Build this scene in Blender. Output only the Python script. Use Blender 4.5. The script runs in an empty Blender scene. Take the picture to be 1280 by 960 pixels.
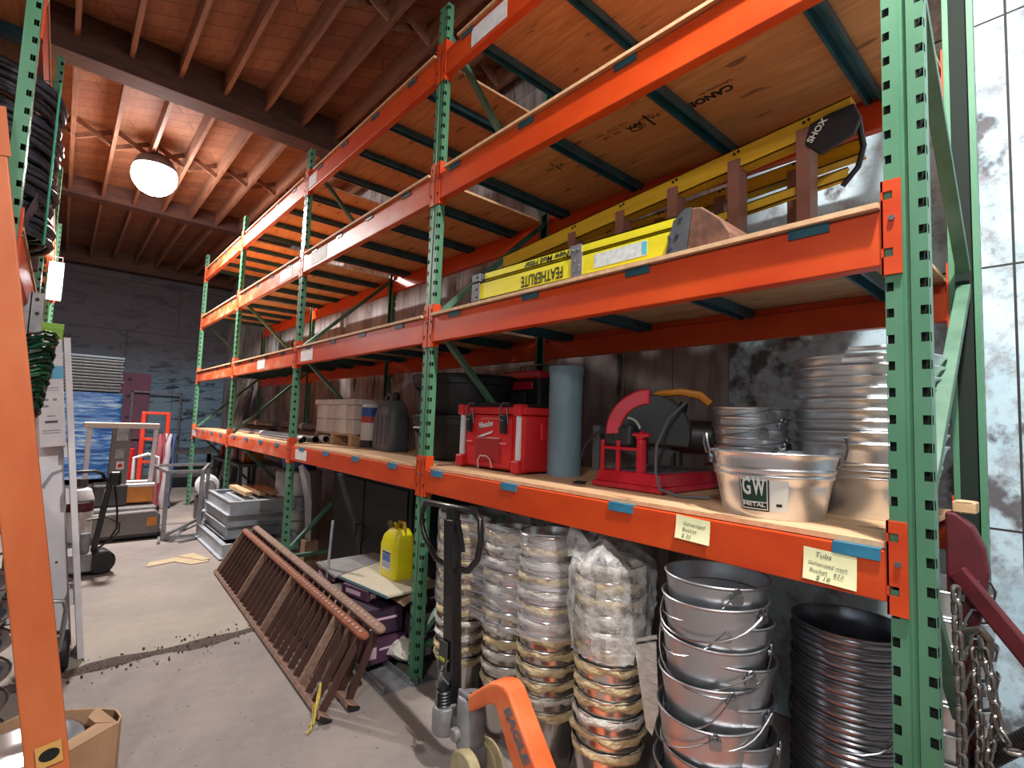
import bpy, math, random
from mathutils import Vector, Matrix, Euler
PI = math.pi
scene = bpy.context.scene
COL = scene.collection
random.seed(7)
R = random.Random(11)

# ------------------------------------------------------------------ colours and materials
def lin(h, a=1.0):
    h = h.lstrip('#')
    o = []
    for i in (0, 2, 4):
        v = int(h[i:i + 2], 16) / 255
        o.append(v / 12.92 if v <= 0.04045 else ((v + 0.055) / 1.055) ** 2.4)
    return (o[0], o[1], o[2], a)

class NT:
    """small node-tree writer"""
    def __init__(s, name):
        s.m = bpy.data.materials.new(name); s.m.use_nodes = True
        s.t = s.m.node_tree; s.n = s.t.nodes; s.l = s.t.links
        s.b = next(n for n in s.n if n.type == 'BSDF_PRINCIPLED')
        s.out = next(n for n in s.n if n.type == 'OUTPUT_MATERIAL')
    def node(s, typ, **kw):
        n = s.n.new(typ)
        for k, v in kw.items():
            if k.startswith('i_'):
                key = k[2:]
                n.inputs[int(key) if key.isdigit() else key].default_value = v
            else:
                setattr(n, k, v)
        return n
    def link(s, a, b): s.l.new(a, b)
    def coord(s, scale=(1, 1, 1), kind='Object', rot=(0, 0, 0), loc=(0, 0, 0)):
        t = s.node('ShaderNodeTexCoord'); mp = s.node('ShaderNodeMapping')
        mp.inputs['Scale'].default_value = scale; mp.inputs['Rotation'].default_value = rot; mp.inputs['Location'].default_value = loc
        s.link(t.outputs[kind], mp.inputs['Vector']); return mp.outputs['Vector']
    def noise(s, vec, scale=5, detail=4, rough=.55, dist=0):
        n = s.node('ShaderNodeTexNoise'); n.inputs['Scale'].default_value = scale; n.inputs['Detail'].default_value = detail
        n.inputs['Roughness'].default_value = rough; n.inputs['Distortion'].default_value = dist
        s.link(vec, n.inputs['Vector']); return n.outputs['Fac']
    def ramp(s, fac, stops):
        r = s.node('ShaderNodeValToRGB'); e = r.color_ramp.elements
        while len(e) < len(stops): e.new(.5)
        for el, (p, c) in zip(e, stops):
            el.position = p; el.color = lin(c) if isinstance(c, str) else (c, c, c, 1)
        s.link(fac, r.inputs['Fac']); return r.outputs['Color']
    def mix(s, fac, a, b, mode='MIX'):
        n = s.node('ShaderNodeMix', data_type='RGBA', blend_type=mode)
        for val, i in ((fac, 0), (a, 6), (b, 7)):
            if isinstance(val, (int, float)): n.inputs[i].default_value = val if i == 0 else (val, val, val, 1)
            elif isinstance(val, str): n.inputs[i].default_value = lin(val)
            else: s.link(val, n.inputs[i])
        return n.outputs[2]
    def math(s, op, a, b=0.0):
        n = s.node('ShaderNodeMath', operation=op)
        for val, i in ((a, 0), (b, 1)):
            if isinstance(val, (int, float)): n.inputs[i].default_value = val
            else: s.link(val, n.inputs[i])
        return n.outputs[0]
    def bump(s, h, strength=.3, dist=.01):
        n = s.node('ShaderNodeBump'); n.inputs['Strength'].default_value = strength; n.inputs['Distance'].default_value = dist
        s.link(h, n.inputs['Height']); s.link(n.outputs['Normal'], s.b.inputs['Normal'])
    def base(s, c):
        if isinstance(c, str): s.b.inputs['Base Color'].default_value = lin(c)
        else: s.link(c, s.b.inputs['Base Color'])
    def set(s, **kw):
        for k, v in kw.items():
            k = k.replace('_', ' ')
            if hasattr(v, 'is_linked') or not isinstance(v, (int, float, tuple)): s.link(v, s.b.inputs[k])
            else: s.b.inputs[k].default_value = v

MATS = {}
def pm(name, c1, c2=None, rough=.5, metal=0., scale=8, stretch=(1, 1, 1), lo=.35, hi=.65, bump=0., bscale=None, detail=4, coat=0., spec=None, rvar=0.):
    """two-tone procedural paint / plastic / metal"""
    if name in MATS: return MATS[name]
    k = NT(name); v = k.coord(stretch)
    f = k.noise(v, scale, detail)
    if c2: k.base(k.ramp(f, [(lo, c1), (hi, c2)]))
    else: k.base(c1)
    k.set(Roughness=rough, Metallic=metal)
    if rvar: k.set(Roughness=k.math('ADD', k.math('MULTIPLY', f, rvar), rough - rvar / 2))
    if coat: k.set(Coat_Weight=coat)
    if spec is not None: k.b.inputs['Specular IOR Level'].default_value = spec
    if bump:
        g = k.noise(k.coord(), bscale or scale * 2, 5); k.bump(g, bump, .01)
    MATS[name] = k.m; return k.m

def emit(name, c, strength):
    if name in MATS: return MATS[name]
    k = NT(name); k.base(c); k.b.inputs['Emission Color'].default_value = lin(c); k.b.inputs['Emission Strength'].default_value = strength
    MATS[name] = k.m; return k.m

# ------------------------------------------------------------------ mesh writer
class MB:
    def __init__(s): s.v = []; s.f = []; s.mi = []; s.sm = []
    def add(s, vs, fs, mi=0, smooth=False):
        o = len(s.v); s.v += [Vector(v) for v in vs]
        for f in fs: s.f.append([i + o for i in f]); s.mi.append(mi); s.sm.append(smooth)
        return s
    def box(s, x0, x1, y0, y1, z0, z1, mi=0, M=None):
        vs = [Vector(p) for p in ((x0, y0, z0), (x1, y0, z0), (x1, y1, z0), (x0, y1, z0), (x0, y0, z1), (x1, y0, z1), (x1, y1, z1), (x0, y1, z1))]
        if M is not None: vs = [M @ v for v in vs]
        return s.add(vs, [(0, 3, 2, 1), (4, 5, 6, 7), (0, 1, 5, 4), (1, 2, 6, 5), (2, 3, 7, 6), (3, 0, 4, 7)], mi)
    def bar(s, p0, p1, w, h, up=(0, 0, 1), mi=0):
        p0, p1 = Vector(p0), Vector(p1); d = (p1 - p0); L = d.length; d.normalize()
        u = Vector(up); sx = d.cross(u)
        if sx.length < 1e-4: sx = d.cross(Vector((1, 0, 0)))
        sx.normalize(); u = sx.cross(d)
        M = Matrix((sx, d, u)).transposed().to_4x4(); M.translation = p0
        return s.box(-w / 2, w / 2, 0, L, -h / 2, h / 2, mi, M)
    def tube(s, pts, r, n=8, closed=False, mi=0, smooth=True):
        pts = [Vector(p) for p in pts]; N = len(pts)
        rs = r if isinstance(r, (list, tuple)) else [r] * N
        tang = []
        for i in range(N):
            a = pts[i - 1] if (i > 0 or closed) else pts[i]
            b = pts[(i + 1) % N] if (i < N - 1 or closed) else pts[i]
            t = (b - a); t = t.normalized() if t.length > 1e-9 else Vector((0, 0, 1)); tang.append(t)
        ref = Vector((0, 0, 1)) if abs(tang[0].z) < .9 else Vector((1, 0, 0))
        nv = (ref - tang[0] * ref.dot(tang[0])).normalized()
        vs = []
        for i in range(N):
            nv = nv - tang[i] * nv.dot(tang[i])
            nv = nv.normalized() if nv.length > 1e-6 else tang[i].orthogonal().normalized()
            bv = tang[i].cross(nv)
            for k in range(n):
                a = 2 * PI * k / n
                vs.append(pts[i] + (nv * math.cos(a) + bv * math.sin(a)) * rs[i])
        fs = []
        for i in range(N if closed else N - 1):
            j = (i + 1) % N
            for k in range(n):
                k2 = (k + 1) % n; fs.append((i * n + k, i * n + k2, j * n + k2, j * n + k))
        s.add(vs, fs, mi, smooth)
        if not closed:
            o = len(s.v) - len(vs)
            s.f.append([o + k for k in range(n)][::-1]); s.mi.append(mi); s.sm.append(False)
            s.f.append([o + (N - 1) * n + k for k in range(n)]); s.mi.append(mi); s.sm.append(False)
        return s
    def lathe(s, prof, n=32, c=(0, 0, 0), M=None, mi=0, smooth=True, a0=0, a1=2 * PI, wob=None):
        full = abs(a1 - a0 - 2 * PI) < 1e-6; cnt = n if full else n + 1
        vs = []; c = Vector(c)
        for (r, z) in prof:
            for k in range(cnt):
                a = a0 + (a1 - a0) * k / n
                rr = r * (wob(a, z) if wob else 1)
                p = Vector((rr * math.cos(a), rr * math.sin(a), z))
                if M is not None: p = M @ p
                vs.append(p + c)
        fs = []
        for i in range(len(prof) - 1):
            for k in range(n):
                k2 = (k + 1) % cnt
                fs.append((i * cnt + k, i * cnt + k2, (i + 1) * cnt + k2, (i + 1) * cnt + k))
        return s.add(vs, fs, mi, smooth)
    def cyl(s, p0, p1, r0, r1=None, n=20, mi=0):
        r1 = r0 if r1 is None else r1
        return s.tube([p0, p1], [r0, r1], n, mi=mi)
    def prism(s, poly, z0, z1, M=None, mi=0, smooth=False):
        n = len(poly); vs = [Vector((x, y, z0)) for x, y in poly] + [Vector((x, y, z1)) for x, y in poly]
        if M is not None: vs = [M @ v for v in vs]
        fs = [list(range(n))[::-1], list(range(n, 2 * n))]
        s.add(vs, fs, mi)
        o = len(s.v) - 2 * n
        for i in range(n):
            j = (i + 1) % n; s.f.append([o + i, o + j, o + n + j, o + n + i]); s.mi.append(mi); s.sm.append(smooth)
        return s
    def loft(s, rings, mi=0, smooth=True, cap=True):
        n = len(rings[0]); vs = [v for r in rings for v in r]; fs = []
        for i in range(len(rings) - 1):
            for k in range(n):
                k2 = (k + 1) % n; fs.append((i * n + k, i * n + k2, (i + 1) * n + k2, (i + 1) * n + k))
        s.add(vs, fs, mi, smooth)
        if cap:
            o = len(s.v) - len(vs)
            s.f.append([o + k for k in range(n)][::-1]); s.mi.append(mi); s.sm.append(False)
            s.f.append([o + (len(rings) - 1) * n + k for k in range(n)]); s.mi.append(mi); s.sm.append(False)
        return s
    def xf(s, M):
        s.v = [M @ v for v in s.v]; return s
    def build(s, name, mat, parent=None, bevel=0., seg=2, fix=True, label=None, origin=None):
        mats = mat if isinstance(mat, (list, tuple)) else [mat]
        lo = Vector((min(v.x for v in s.v), min(v.y for v in s.v), min(v.z for v in s.v)))
        hi = Vector((max(v.x for v in s.v), max(v.y for v in s.v), max(v.z for v in s.v)))
        c = Vector(origin) if origin is not None else Vector(((lo.x + hi.x) / 2, (lo.y + hi.y) / 2, lo.z))
        me = bpy.data.meshes.new(name)
        me.from_pydata([v - c for v in s.v], [], s.f)
        for m in mats: me.materials.append(m)
        me.polygons.foreach_set('material_index', s.mi); me.polygons.foreach_set('use_smooth', s.sm)
        if fix:
            import bmesh
            bm = bmesh.new(); bm.from_mesh(me); bmesh.ops.recalc_face_normals(bm, faces=bm.faces); bm.to_mesh(me); bm.free()
        if any(s.sm): me.set_sharp_from_angle(angle=math.radians(40))
        me.update()
        o = bpy.data.objects.new(name, me); COL.objects.link(o)
        if parent is not None:
            o.parent = parent; o.location = c - WORLD[parent]
        else:
            o.location = c
        WORLD[o] = c
        if bevel:
            b = o.modifiers.new('bevel', 'BEVEL'); b.width = bevel; b.segments = seg; b.limit_method = 'ANGLE'; b.angle_limit = math.radians(40)
        if label: o['label'] = label
        return o

WORLD = {}
def thing(name, label, cat, loc=(0, 0, 0), group=None):
    o = bpy.data.objects.new(name, None); COL.objects.link(o); o.empty_display_size = .1
    o.location = loc; WORLD[o] = Vector(loc); o['label'] = label; o['category'] = cat
    if group: o['group'] = group
    return o
def tag(o, label, cat, group=None):
    o['label'] = label; o['category'] = cat
    if group: o['group'] = group
    return o
def structure(o): o['kind'] = 'structure'; return o
def dup(root, loc=None, rot=None, label=None, group=None):
    def cp(o, parent):
        c = o.copy(); COL.objects.link(c)
        if parent is not None: c.parent = parent
        for ch in o.children: cp(ch, c)
        return c
    r = cp(root, None)
    if loc is not None: r.location = loc
    if rot is not None: r.rotation_euler = rot
    if label: r['label'] = label
    if group: r['group'] = group
    WORLD[r] = Vector(r.location)
    return r
def put(root, loc, rz=0., rx=0., ry=0.):
    root.location = loc; root.rotation_euler = (rx, ry, rz); return root

def lettering(txt, size, M, mat, parent=None, name='lettering', depth=.0006, align='LEFT', shear=0., bold=0., label=None, space=1.0, sx=1.0):
    cu = bpy.data.curves.new('lettering', 'FONT'); cu.body = txt; cu.size = size; cu.extrude = depth; cu.align_x = align; cu.align_y = 'BOTTOM'
    cu.shear = shear; cu.offset = bold; cu.space_character = space; cu.resolution_u = 3
    o = bpy.data.objects.new('lettering', cu); COL.objects.link(o)
    dg = bpy.context.evaluated_depsgraph_get(); me = bpy.data.meshes.new_from_object(o.evaluated_get(dg))
    bpy.data.objects.remove(o)
    mb = MB(); vs = [M @ Vector((v.co.x * sx, v.co.y, v.co.z)) for v in me.vertices]
    mb.add(vs, [list(p.vertices) for p in me.polygons])
    bpy.data.meshes.remove(me)
    return mb.build(name, mat, parent, fix=False, label=label)

def frame_m(o, x, y):
    """matrix with local x along x, y along y, placed at o"""
    x = Vector(x).normalized(); y = Vector(y); y = (y - x * y.dot(x)).normalized(); z = x.cross(y)
    M = Matrix((x, y, z)).transposed().to_4x4(); M.translation = Vector(o); return M
def arc(c, r, a0, a1, n, ax=(1, 0, 0), ay=(0, 0, 1)):
    c, ax, ay = Vector(c), Vector(ax), Vector(ay)
    return [c + ax * (r * math.cos(a0 + (a1 - a0) * i / n)) + ay * (r * math.sin(a0 + (a1 - a0) * i / n)) for i in range(n + 1)]
def rrect(w, h, r, n=4, cx=0, cy=0):
    o = []
    for sx, sy, a in ((1, 1, 0), (-1, 1, 1), (-1, -1, 2), (1, -1, 3)):
        for i in range(n + 1):
            t = (a + i / n) * PI / 2
            o.append((cx + sx * (w / 2 - r) + r * math.cos(t), cy + sy * (h / 2 - r) + r * math.sin(t)))
    return o
# ================================================================== THE ROOM
def m_concrete():
    k = NT('concrete_floor'); v = k.coord()
    a = k.noise(v, 1.1, 6, .6); b = k.noise(v, 9, 6, .65); d = k.noise(v, 70, 3, .7)
    base = k.ramp(a, [(.3, '#776f6c'), (.5, '#8b827e'), (.7, '#a19488')])
    base = k.mix(k.math('MULTIPLY', b, .55), base, '#6d6562', 'MIX')
    sp = k.ramp(d, [(.6, 0.), (.72, 1.)])
    base = k.mix(k.math('MULTIPLY', sp, .25), base, '#b9b0a6')
    pit = k.ramp(k.noise(v, 33, 2, .5), [(.69, 0.), (.73, 1.)])
    base = k.mix(k.math('MULTIPLY', pit, .75), base, '#3f3835')
    # the slab beyond the dirt joint is paler
    sep = k.node('ShaderNodeSeparateXYZ'); k.link(v, sep.inputs[0])
    far = k.math('LESS_THAN', sep.outputs[0], -3.87)
    gl = k.node('ShaderNodeMapRange'); gl.inputs[1].default_value = -6.2; gl.inputs[2].default_value = -4.0; k.link(k.math('ADD', sep.outputs[0], k.math('MULTIPLY', a, .8)), gl.inputs[0])
    base = k.mix(k.math('MULTIPLY', k.math('MULTIPLY', far, gl.outputs[0]), .3), base, '#b9b09a')
    k.base(base); k.set(Roughness=k.math('ADD', k.math('MULTIPLY', b, .25), .6))
    k.bump(b, .12, .01); return k.m
def m_panel():
    k = NT('insulation_panel'); v = k.coord()
    # panels 2.44 x 1.22 laid along the wall, dark gaps between
    mp = k.node('ShaderNodeMapping'); mp.inputs['Rotation'].default_value = (PI / 2, 0, 0); k.link(v, mp.inputs['Vector'])
    br = k.node('ShaderNodeTexBrick', offset=0.0, offset_frequency=2)
    for n_, val in (('Scale', 1.), ('Mortar Size', .006), ('Mortar Smooth', .3), ('Brick Width', 2.44), ('Row Height', 1.22), ('Bias', 0.)): br.inputs[n_].default_value = val
    k.link(mp.outputs['Vector'], br.inputs['Vector'])
    a = k.noise(v, 1.6, 6, .65); b = k.noise(v, 5.5, 7, .7); c = k.noise(v, 26, 4, .7)
    base = k.ramp(a, [(.3, '#9cbccd'), (.5, '#b7d3df'), (.7, '#cfdde3')])
    base = k.mix(k.ramp(b, [(.48, 0.), (.62, .85)]), base, '#85858c')
    base = k.mix(k.ramp(k.noise(k.coord((1, 1, .8), loc=(4, 2, 7)), 3.3, 5, .6), [(.57, 0.), (.63, .9)]), base, '#4f474b')
    base = k.mix(k.ramp(c, [(.62, 0.), (.7, .5)]), base, '#7d7377')
    base = k.mix(br.outputs['Fac'], base, '#2a2828')
    k.base(base); k.set(Roughness=.75); return k.m
def m_planks():
    k = NT('grimy_boards'); v = k.coord()
    br = k.node('ShaderNodeTexBrick', offset=0.37, offset_frequency=2)
    mp = k.node('ShaderNodeMapping'); mp.inputs['Rotation'].default_value = (PI / 2, 0, 0); k.link(v, mp.inputs['Vector'])
    for n_, val in (('Scale', 1.), ('Mortar Size', .004), ('Brick Width', .41), ('Row Height', 2.44), ('Mortar Smooth', .2)): br.inputs[n_].default_value = val
    k.link(mp.outputs['Vector'], br.inputs['Vector'])
    st = k.noise(k.coord((1, 1, .12)), 7, 6, .65); a = k.noise(v, 1.3, 5, .6)
    base = k.ramp(a, [(.32, '#8f8078'), (.5, '#aaa2a2'), (.68, '#b9bcc4')])
    base = k.mix(k.ramp(st, [(.45, 0.), (.62, .8)]), base, '#6c5d57')
    base = k.mix(k.ramp(k.noise(k.coord((1, 1, .25), loc=(3, 1, 5)), 5, 5, .6), [(.6, 0.), (.66, .95)]), base, '#2d2727')
    base = k.mix(k.math('MULTIPLY', br.outputs['Fac'], .8), base, '#2b2624')
    k.base(base); k.set(Roughness=.8); return k.m
def m_endwall():
    k = NT('end_wall_panel'); v = k.coord()
    mp = k.node('ShaderNodeMapping'); mp.inputs['Rotation'].default_value = (PI / 2, 0, PI / 2); k.link(v, mp.inputs['Vector'])
    mp2 = k.node('ShaderNodeCombineXYZ'); sep = k.node('ShaderNodeSeparateXYZ'); k.link(v, sep.inputs[0])
    k.link(sep.outputs[1], mp2.inputs[0]); k.link(sep.outputs[2], mp2.inputs[1])
    br = k.node('ShaderNodeTexBrick', offset=.42, offset_frequency=2)
    for n_, val in (('Scale', 1.), ('Mortar Size', .008), ('Brick Width', 2.44), ('Row Height', 1.22), ('Mortar Smooth', .2)): br.inputs[n_].default_value = val
    k.link(mp2.outputs[0], br.inputs['Vector'])
    a = k.noise(v, 1.2, 6, .65)
    low = k.node('ShaderNodeMapRange'); low.inputs[1].default_value = 2.9; low.inputs[2].default_value = 3.9
    zz = k.math('ADD', sep.outputs[2], k.math('MULTIPLY', a, 1.2)); k.link(zz, low.inputs[0])
    base = k.ramp(a, [(.3, '#637f97'), (.55, '#7c98ab'), (.7, '#6b7788')])
    base = k.mix(low.outputs[0], base, '#5d5860')          # darker grey-brown towards the top
    sm = k.noise(k.coord((1, .45, 1.5)), 3.6, 7, .66, .8)
    base = k.mix(k.math('MULTIPLY', k.ramp(sm, [(.53, 0.), (.60, .92)]), k.math('SUBTRACT', 1.0, k.math('MULTIPLY', low.outputs[0], .45))), base, '#2c2e38')
    base = k.mix(k.ramp(k.noise(v, 13, 5, .7), [(.55, 0.), (.7, .6)]), base, '#3f4653')
    base = k.mix(k.math('MULTIPLY', br.outputs['Fac'], .8), base, '#24242a')
    k.base(base); k.set(Roughness=.75); return k.m
def m_wood(name, c1, c2, c3, stretch, scale=6, rough=.7):
    k = NT(name); g = k.noise(k.coord(stretch), scale, 6, .6, .6); a = k.noise(k.coord(), 1.2, 3)
    base = k.ramp(g, [(.3, c1), (.5, c2), (.7, c3)])
    base = k.mix(k.ramp(k.noise(k.coord(tuple(math.sqrt(s) for s in stretch)), scale * 1.1, 2), [(.66, 0.), (.72, .7)]), base, c1)
    base = k.mix(k.math('MULTIPLY', a, .35), base, c1)
    k.base(base); k.set(Roughness=rough); return k.m
def m_ceiling():
    k = NT('ceiling_boards'); v = k.coord()
    br = k.node('ShaderNodeTexBrick', offset=.31, offset_frequency=2)
    for n_, val in (('Scale', 1.), ('Mortar Size', .004), ('Brick Width', 2.4), ('Row Height', .19), ('Mortar Smooth', .2)): br.inputs[n_].default_value = val
    br.inputs['Color1'].default_value = lin('#8c5a42'); br.inputs['Color2'].default_value = lin('#a06c4c'); br.inputs['Mortar'].default_value = lin('#3a2018')
    mp = k.node('ShaderNodeMapping'); mp.inputs['Rotation'].default_value = (0, 0, math.radians(118)); k.link(v, mp.inputs['Vector']); k.link(mp.outputs['Vector'], br.inputs['Vector'])
    g = k.noise(k.coord((1, 4, 1)), 5, 6, .6)
    base = k.mix(k.ramp(g, [(.4, 0.), (.75, .55)]), br.outputs['Color'], '#6d3a26')
    k.base(base); k.set(Roughness=.75); return k.m

M_CONC, M_PANEL, M_PLANK, M_END, M_CEIL = m_concrete(), m_panel(), m_planks(), m_endwall(), m_ceiling()
M_JOIST = m_wood('joist_wood', '#6b4535', '#8a5c45', '#a07052', (.8, 8, 8), 4)
M_BEAMW = m_wood('dark_beam_wood', '#3c2521', '#553329', '#6a4132', (6, .8, 6), 4)
FLOORX0, FLOORX1, WALLY, LEFTY, CZ = -15.0, 4.2, 1.48, -6.2, 5.25

mb = MB(); mb.box(FLOORX0, FLOORX1, LEFTY, WALLY, -.15, 0); o = structure(mb.build('floor', M_CONC, origin=(0, 0, 0)))
mb = MB(); mb.box(-1.22, FLOORX1 + .1, WALLY, WALLY + .12, 0, CZ); structure(mb.build('wall_right', M_PANEL, origin=(.12, WALLY, 0)))
mb = MB(); mb.box(FLOORX0 - .1, -1.22, WALLY, WALLY + .12, 0, CZ); structure(mb.build('wall_right', M_PLANK, origin=(-1.22, WALLY, 0)))
mb = MB(); mb.box(FLOORX0 - .12, FLOORX0, LEFTY, WALLY, 0, CZ); structure(mb.build('wall_back', M_END, origin=(FLOORX0, .35, -.185)))
mb = MB(); mb.box(FLOORX0 - .1, FLOORX1 + .1, LEFTY - .12, LEFTY, 0, CZ); structure(mb.build('wall_left', M_PANEL, origin=(0, LEFTY, 0)))
mb = MB(); mb.box(FLOORX1, FLOORX1 + .12, LEFTY, WALLY, 0, CZ); structure(mb.build('wall_front', M_PLANK, origin=(FLOORX1, 0, 0)))
mb = MB(); mb.box(FLOORX0 - .1, FLOORX1 + .1, LEFTY - .1, WALLY + .1, CZ, CZ + .1); structure(mb.build('ceiling', M_CEIL, origin=(0, 0, CZ)))

BEAMS = [-14.75, -10.3, -5.85, -1.4, 3.05]
for i, x in enumerate(BEAMS):
    z0 = 4.845 if i != 1 else 4.97
    mb = MB(); mb.box(x - .13, x + .13, LEFTY, WALLY, z0, CZ)
    structure(mb.build('ceiling_beam', M_BEAMW, bevel=.006))
proto = None
for i in range(4):
    xa, xb = BEAMS[i] + .13, BEAMS[i + 1] - .13
    proto = None
    for j in range(19):
        y = -5.95 + j * .405
        if y > WALLY - .05: continue
        if proto is None:
            mb = MB(); mb.box(xa, xb, -.02, .02, 5.005, CZ); proto = structure(mb.build('joist_beam', M_JOIST)); proto.location.y = y
        else:
            c = proto.copy(); COL.objects.link(c); c.location.y = y
# row of cross bridging between the joists, one pair of struts per gap, in the two bays the aisle shows
for xm in (-3.62, -8.07):
    mb = MB(); mb.bar((xm, -.18, 5.03), (xm, .18, 5.22), .06, .02, (1, 0, 0)); mb.bar((xm + .07, .18, 5.03), (xm + .07, -.18, 5.22), .06, .02, (1, 0, 0))
    pr_ = structure(mb.build('joist_beam_strip', M_JOIST)); first = True
    for j in range(8, 18):
        y = -5.95 + (j + .5) * .405
        c = pr_ if first else pr_.copy()
        if not first: COL.objects.link(c)
        first = False; c.location.y = y

# things printed and left on the right-hand wall panels
M_INK = pm('printing_ink', '#20242c', rough=.6)
def wallM(x, z, up=False):     # text on the wall (faces -y); up = rows stacked like a label read from the side
    return frame_m((x, WALLY - .001, z), (0, 0, -1) if up else (1, 0, 0), (1, 0, 0) if up else (0, 0, 1))
WALL_PANEL = bpy.data.objects['wall_right']
for txt, x, z, s in (('25 02 07', -.365, 2.215, .05), ('MA S  III', -.375, 3.29, .05)):
    lettering(txt, s, wallM(x, z, True), M_INK, WALL_PANEL, 'printed_code', sx=1.1)
mb = MB(); P0 = Vector((-.055, WALLY - .0015, 1.397))
mb.prism([(0, -.060), (.038, 0), (0, .060), (-.038, 0)], -.0008, .0008, frame_m(P0, (1, 0, 0), (0, 0, 1))); mb.build('printed_emblem', pm('emblem_blue', '#1d3a63', rough=.6), WALL_PANEL)
lettering('DOW', .03, frame_m(P0 + Vector((-.010, -.0012, .033)), (0, 0, -1), (1, 0, 0)), pm('emblem_white', '#cfd8e0', rough=.6), WALL_PANEL, 'printed_emblem', sx=1.05)
for x, z, lab in ((-.055, 3.25, 'dark bent hook high on the pale wall panel'), (-.035, 2.355, 'dark bent hook on the pale wall panel below the upper seam')):
    mb = MB(); mb.tube([(x - .02, WALLY, z), (x - .02, WALLY - .02, z), (x + .03, WALLY - .022, z), (x + .038, WALLY - .022, z + .006), (x + .038, WALLY - .022, z + .04)], .0045, 6)
    tag(mb.build('wall_hook', pm('dark_iron', '#2b2a2c', rough=.5, metal=.5)), lab, 'hook')

# strip of loose dirt in the joint across the floor
mb = MB(); rr = random.Random(3)
N = 90; L = 2.9; grid = []
for i in range(N + 1):
    row = []
    for j in range(9):
        u = (j - 4) / 4; y = -2.1 + L * i / N
        w = .055 + .02 * math.sin(i * .37) + .012 * rr.random()
        x = -3.86 + .02 * math.sin(i * .21) + u * w - .045 * (y + 1)
        z = max(.0012, (1 - u * u) * (.004 + .012 * rr.random()))
        row.append((x, y, z))
    grid.append(row)
vs = [p for r in grid for p in r]; fs = []
for i in range(N):
    for j in range(8): fs.append((i * 9 + j, i * 9 + j + 1, (i + 1) * 9 + j + 1, (i + 1) * 9 + j))
mb.add(vs, fs, 0, True)
for _ in range(260):
    y = -2.0 + 2.3 * rr.random(); x = -3.86 + rr.gauss(0, .11) - .045 * (y + 1); s = .003 + .007 * rr.random() ** 2
    M = Matrix.Translation((x, y, s * .5)) @ Euler((rr.random() * 3, rr.random() * 3, 0)).to_matrix().to_4x4()
    mb.box(-s, s, -s * .7, s * .7, -s * .5, s * .5, 0, M)
o = mb.build('dirt', pm('dirt_brown', '#3d3330', '#63554d', rough=.95, scale=60, bump=.6)); o['kind'] = 'stuff'; o['label'] = 'strip of dark loose dirt in the floor joint'; o['category'] = 'dirt'
# ================================================================== PALLET RACKS
M_GREEN = pm('green_post_paint', '#3f7353', '#5f9274', rough=.42, scale=5, stretch=(1, 1, .4), lo=.3, hi=.75, coat=.1)
M_GREEN2 = pm('green_brace_paint', '#3b624c', '#597f69', rough=.5, scale=6)
M_ORANGE = pm('orange_beam_paint', '#c43a10', '#d84f1a', rough=.38, scale=7, stretch=(.4, 1, 1), lo=.3, hi=.7)
M_ORWORN = pm('worn_orange_paint', '#cf5426', '#d9967c', rough=.5, scale=9, stretch=(.5, 1, 1), lo=.45, hi=.8)
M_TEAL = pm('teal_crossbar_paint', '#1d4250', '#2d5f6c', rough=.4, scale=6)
M_CLIP = pm('teal_clip_paint', '#276f92', '#3a86a6', rough=.4, scale=12)
M_PLATE = pm('grey_steel_plate', '#5f6268', '#7c7f86', rough=.5, metal=.5)
M_INSHADE = pm('inside_shade', '#14201a', rough=.9)
M_LABEL = pm('white_paper', '#e6e4e2', '#d2cfd0', rough=.7, scale=20)
M_BOLT = pm('bolt_steel', '#8d8f94', rough=.35, metal=.9)
PITCH, HW, PD = .0762, .05, .048
L_BEAM = {1: (1.165, 1.305), 2: (2.12, 2.285), 3: (3.07, 3.245), 4: (3.93, 4.095)}

def post_mesh(x, y, top, facing=-1, hole0=.06):
    """slotted upright: stepped face with two rows of square slots, closed behind"""
    m = MB(); s = facing
    Y = lambda d: y + (-s) * d      # d = depth into the post from its face
    def face(xa, xb, za, zb, d0=0, d1=0):
        m.add([(xa, Y(d0), za), (xb, Y(d1), za), (xb, Y(d1), zb), (xa, Y(d0), zb)], [(0, 1, 2, 3)])
    for sg in (-1, 1):
        a, b, c, d = sg * .010 + x, sg * .030 + x, sg * .048 + x, sg * HW + x
        face(a, b, 0, top); face(c, d, 0, top)
        z = hole0; prev = 0
        while z + .026 < top:
            face(b, c, prev, z); prev = z + .026; z += PITCH
        face(b, c, prev, top)
        def side(da, db, za, zb): m.add([(d, Y(da), za), (d, Y(db), za), (d, Y(db), zb), (d, Y(da), zb)], [(0, 1, 2, 3)])
        side(0, .003, 0, top); side(.019, PD, 0, top)
        z = hole0; prev = 0
        while z + .026 < top:
            side(.003, .019, prev, z); prev = z + .026; z += PITCH
        side(.003, .019, prev, top)
        m.add([(a, Y(0), 0), (x + sg * .006, Y(.012), 0), (x + sg * .006, Y(.012), top), (a, Y(0), top)], [(0, 1, 2, 3)])
        m.add([(d, Y(PD), 0), (x + sg * .03, Y(PD), 0), (x + sg * .03, Y(PD), top), (d, Y(PD), top)], [(0, 1, 2, 3)])
    face(x - .006, x + .006, 0, top, .012, .012)
    # added dark sheet: shade inside the tube put into its colour
    m.add([(x - HW + .002, Y(.02), 0), (x + HW - .002, Y(.02), 0), (x + HW - .002, Y(.02), top), (x - HW + .002, Y(.02), top)], [(0, 1, 2, 3)], 1)
    m.add([(x - HW, Y(0), top), (x + HW, Y(0), top), (x + HW, Y(PD), top), (x - HW, Y(PD), top)], [(0, 1, 2, 3)])
    return m

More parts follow.
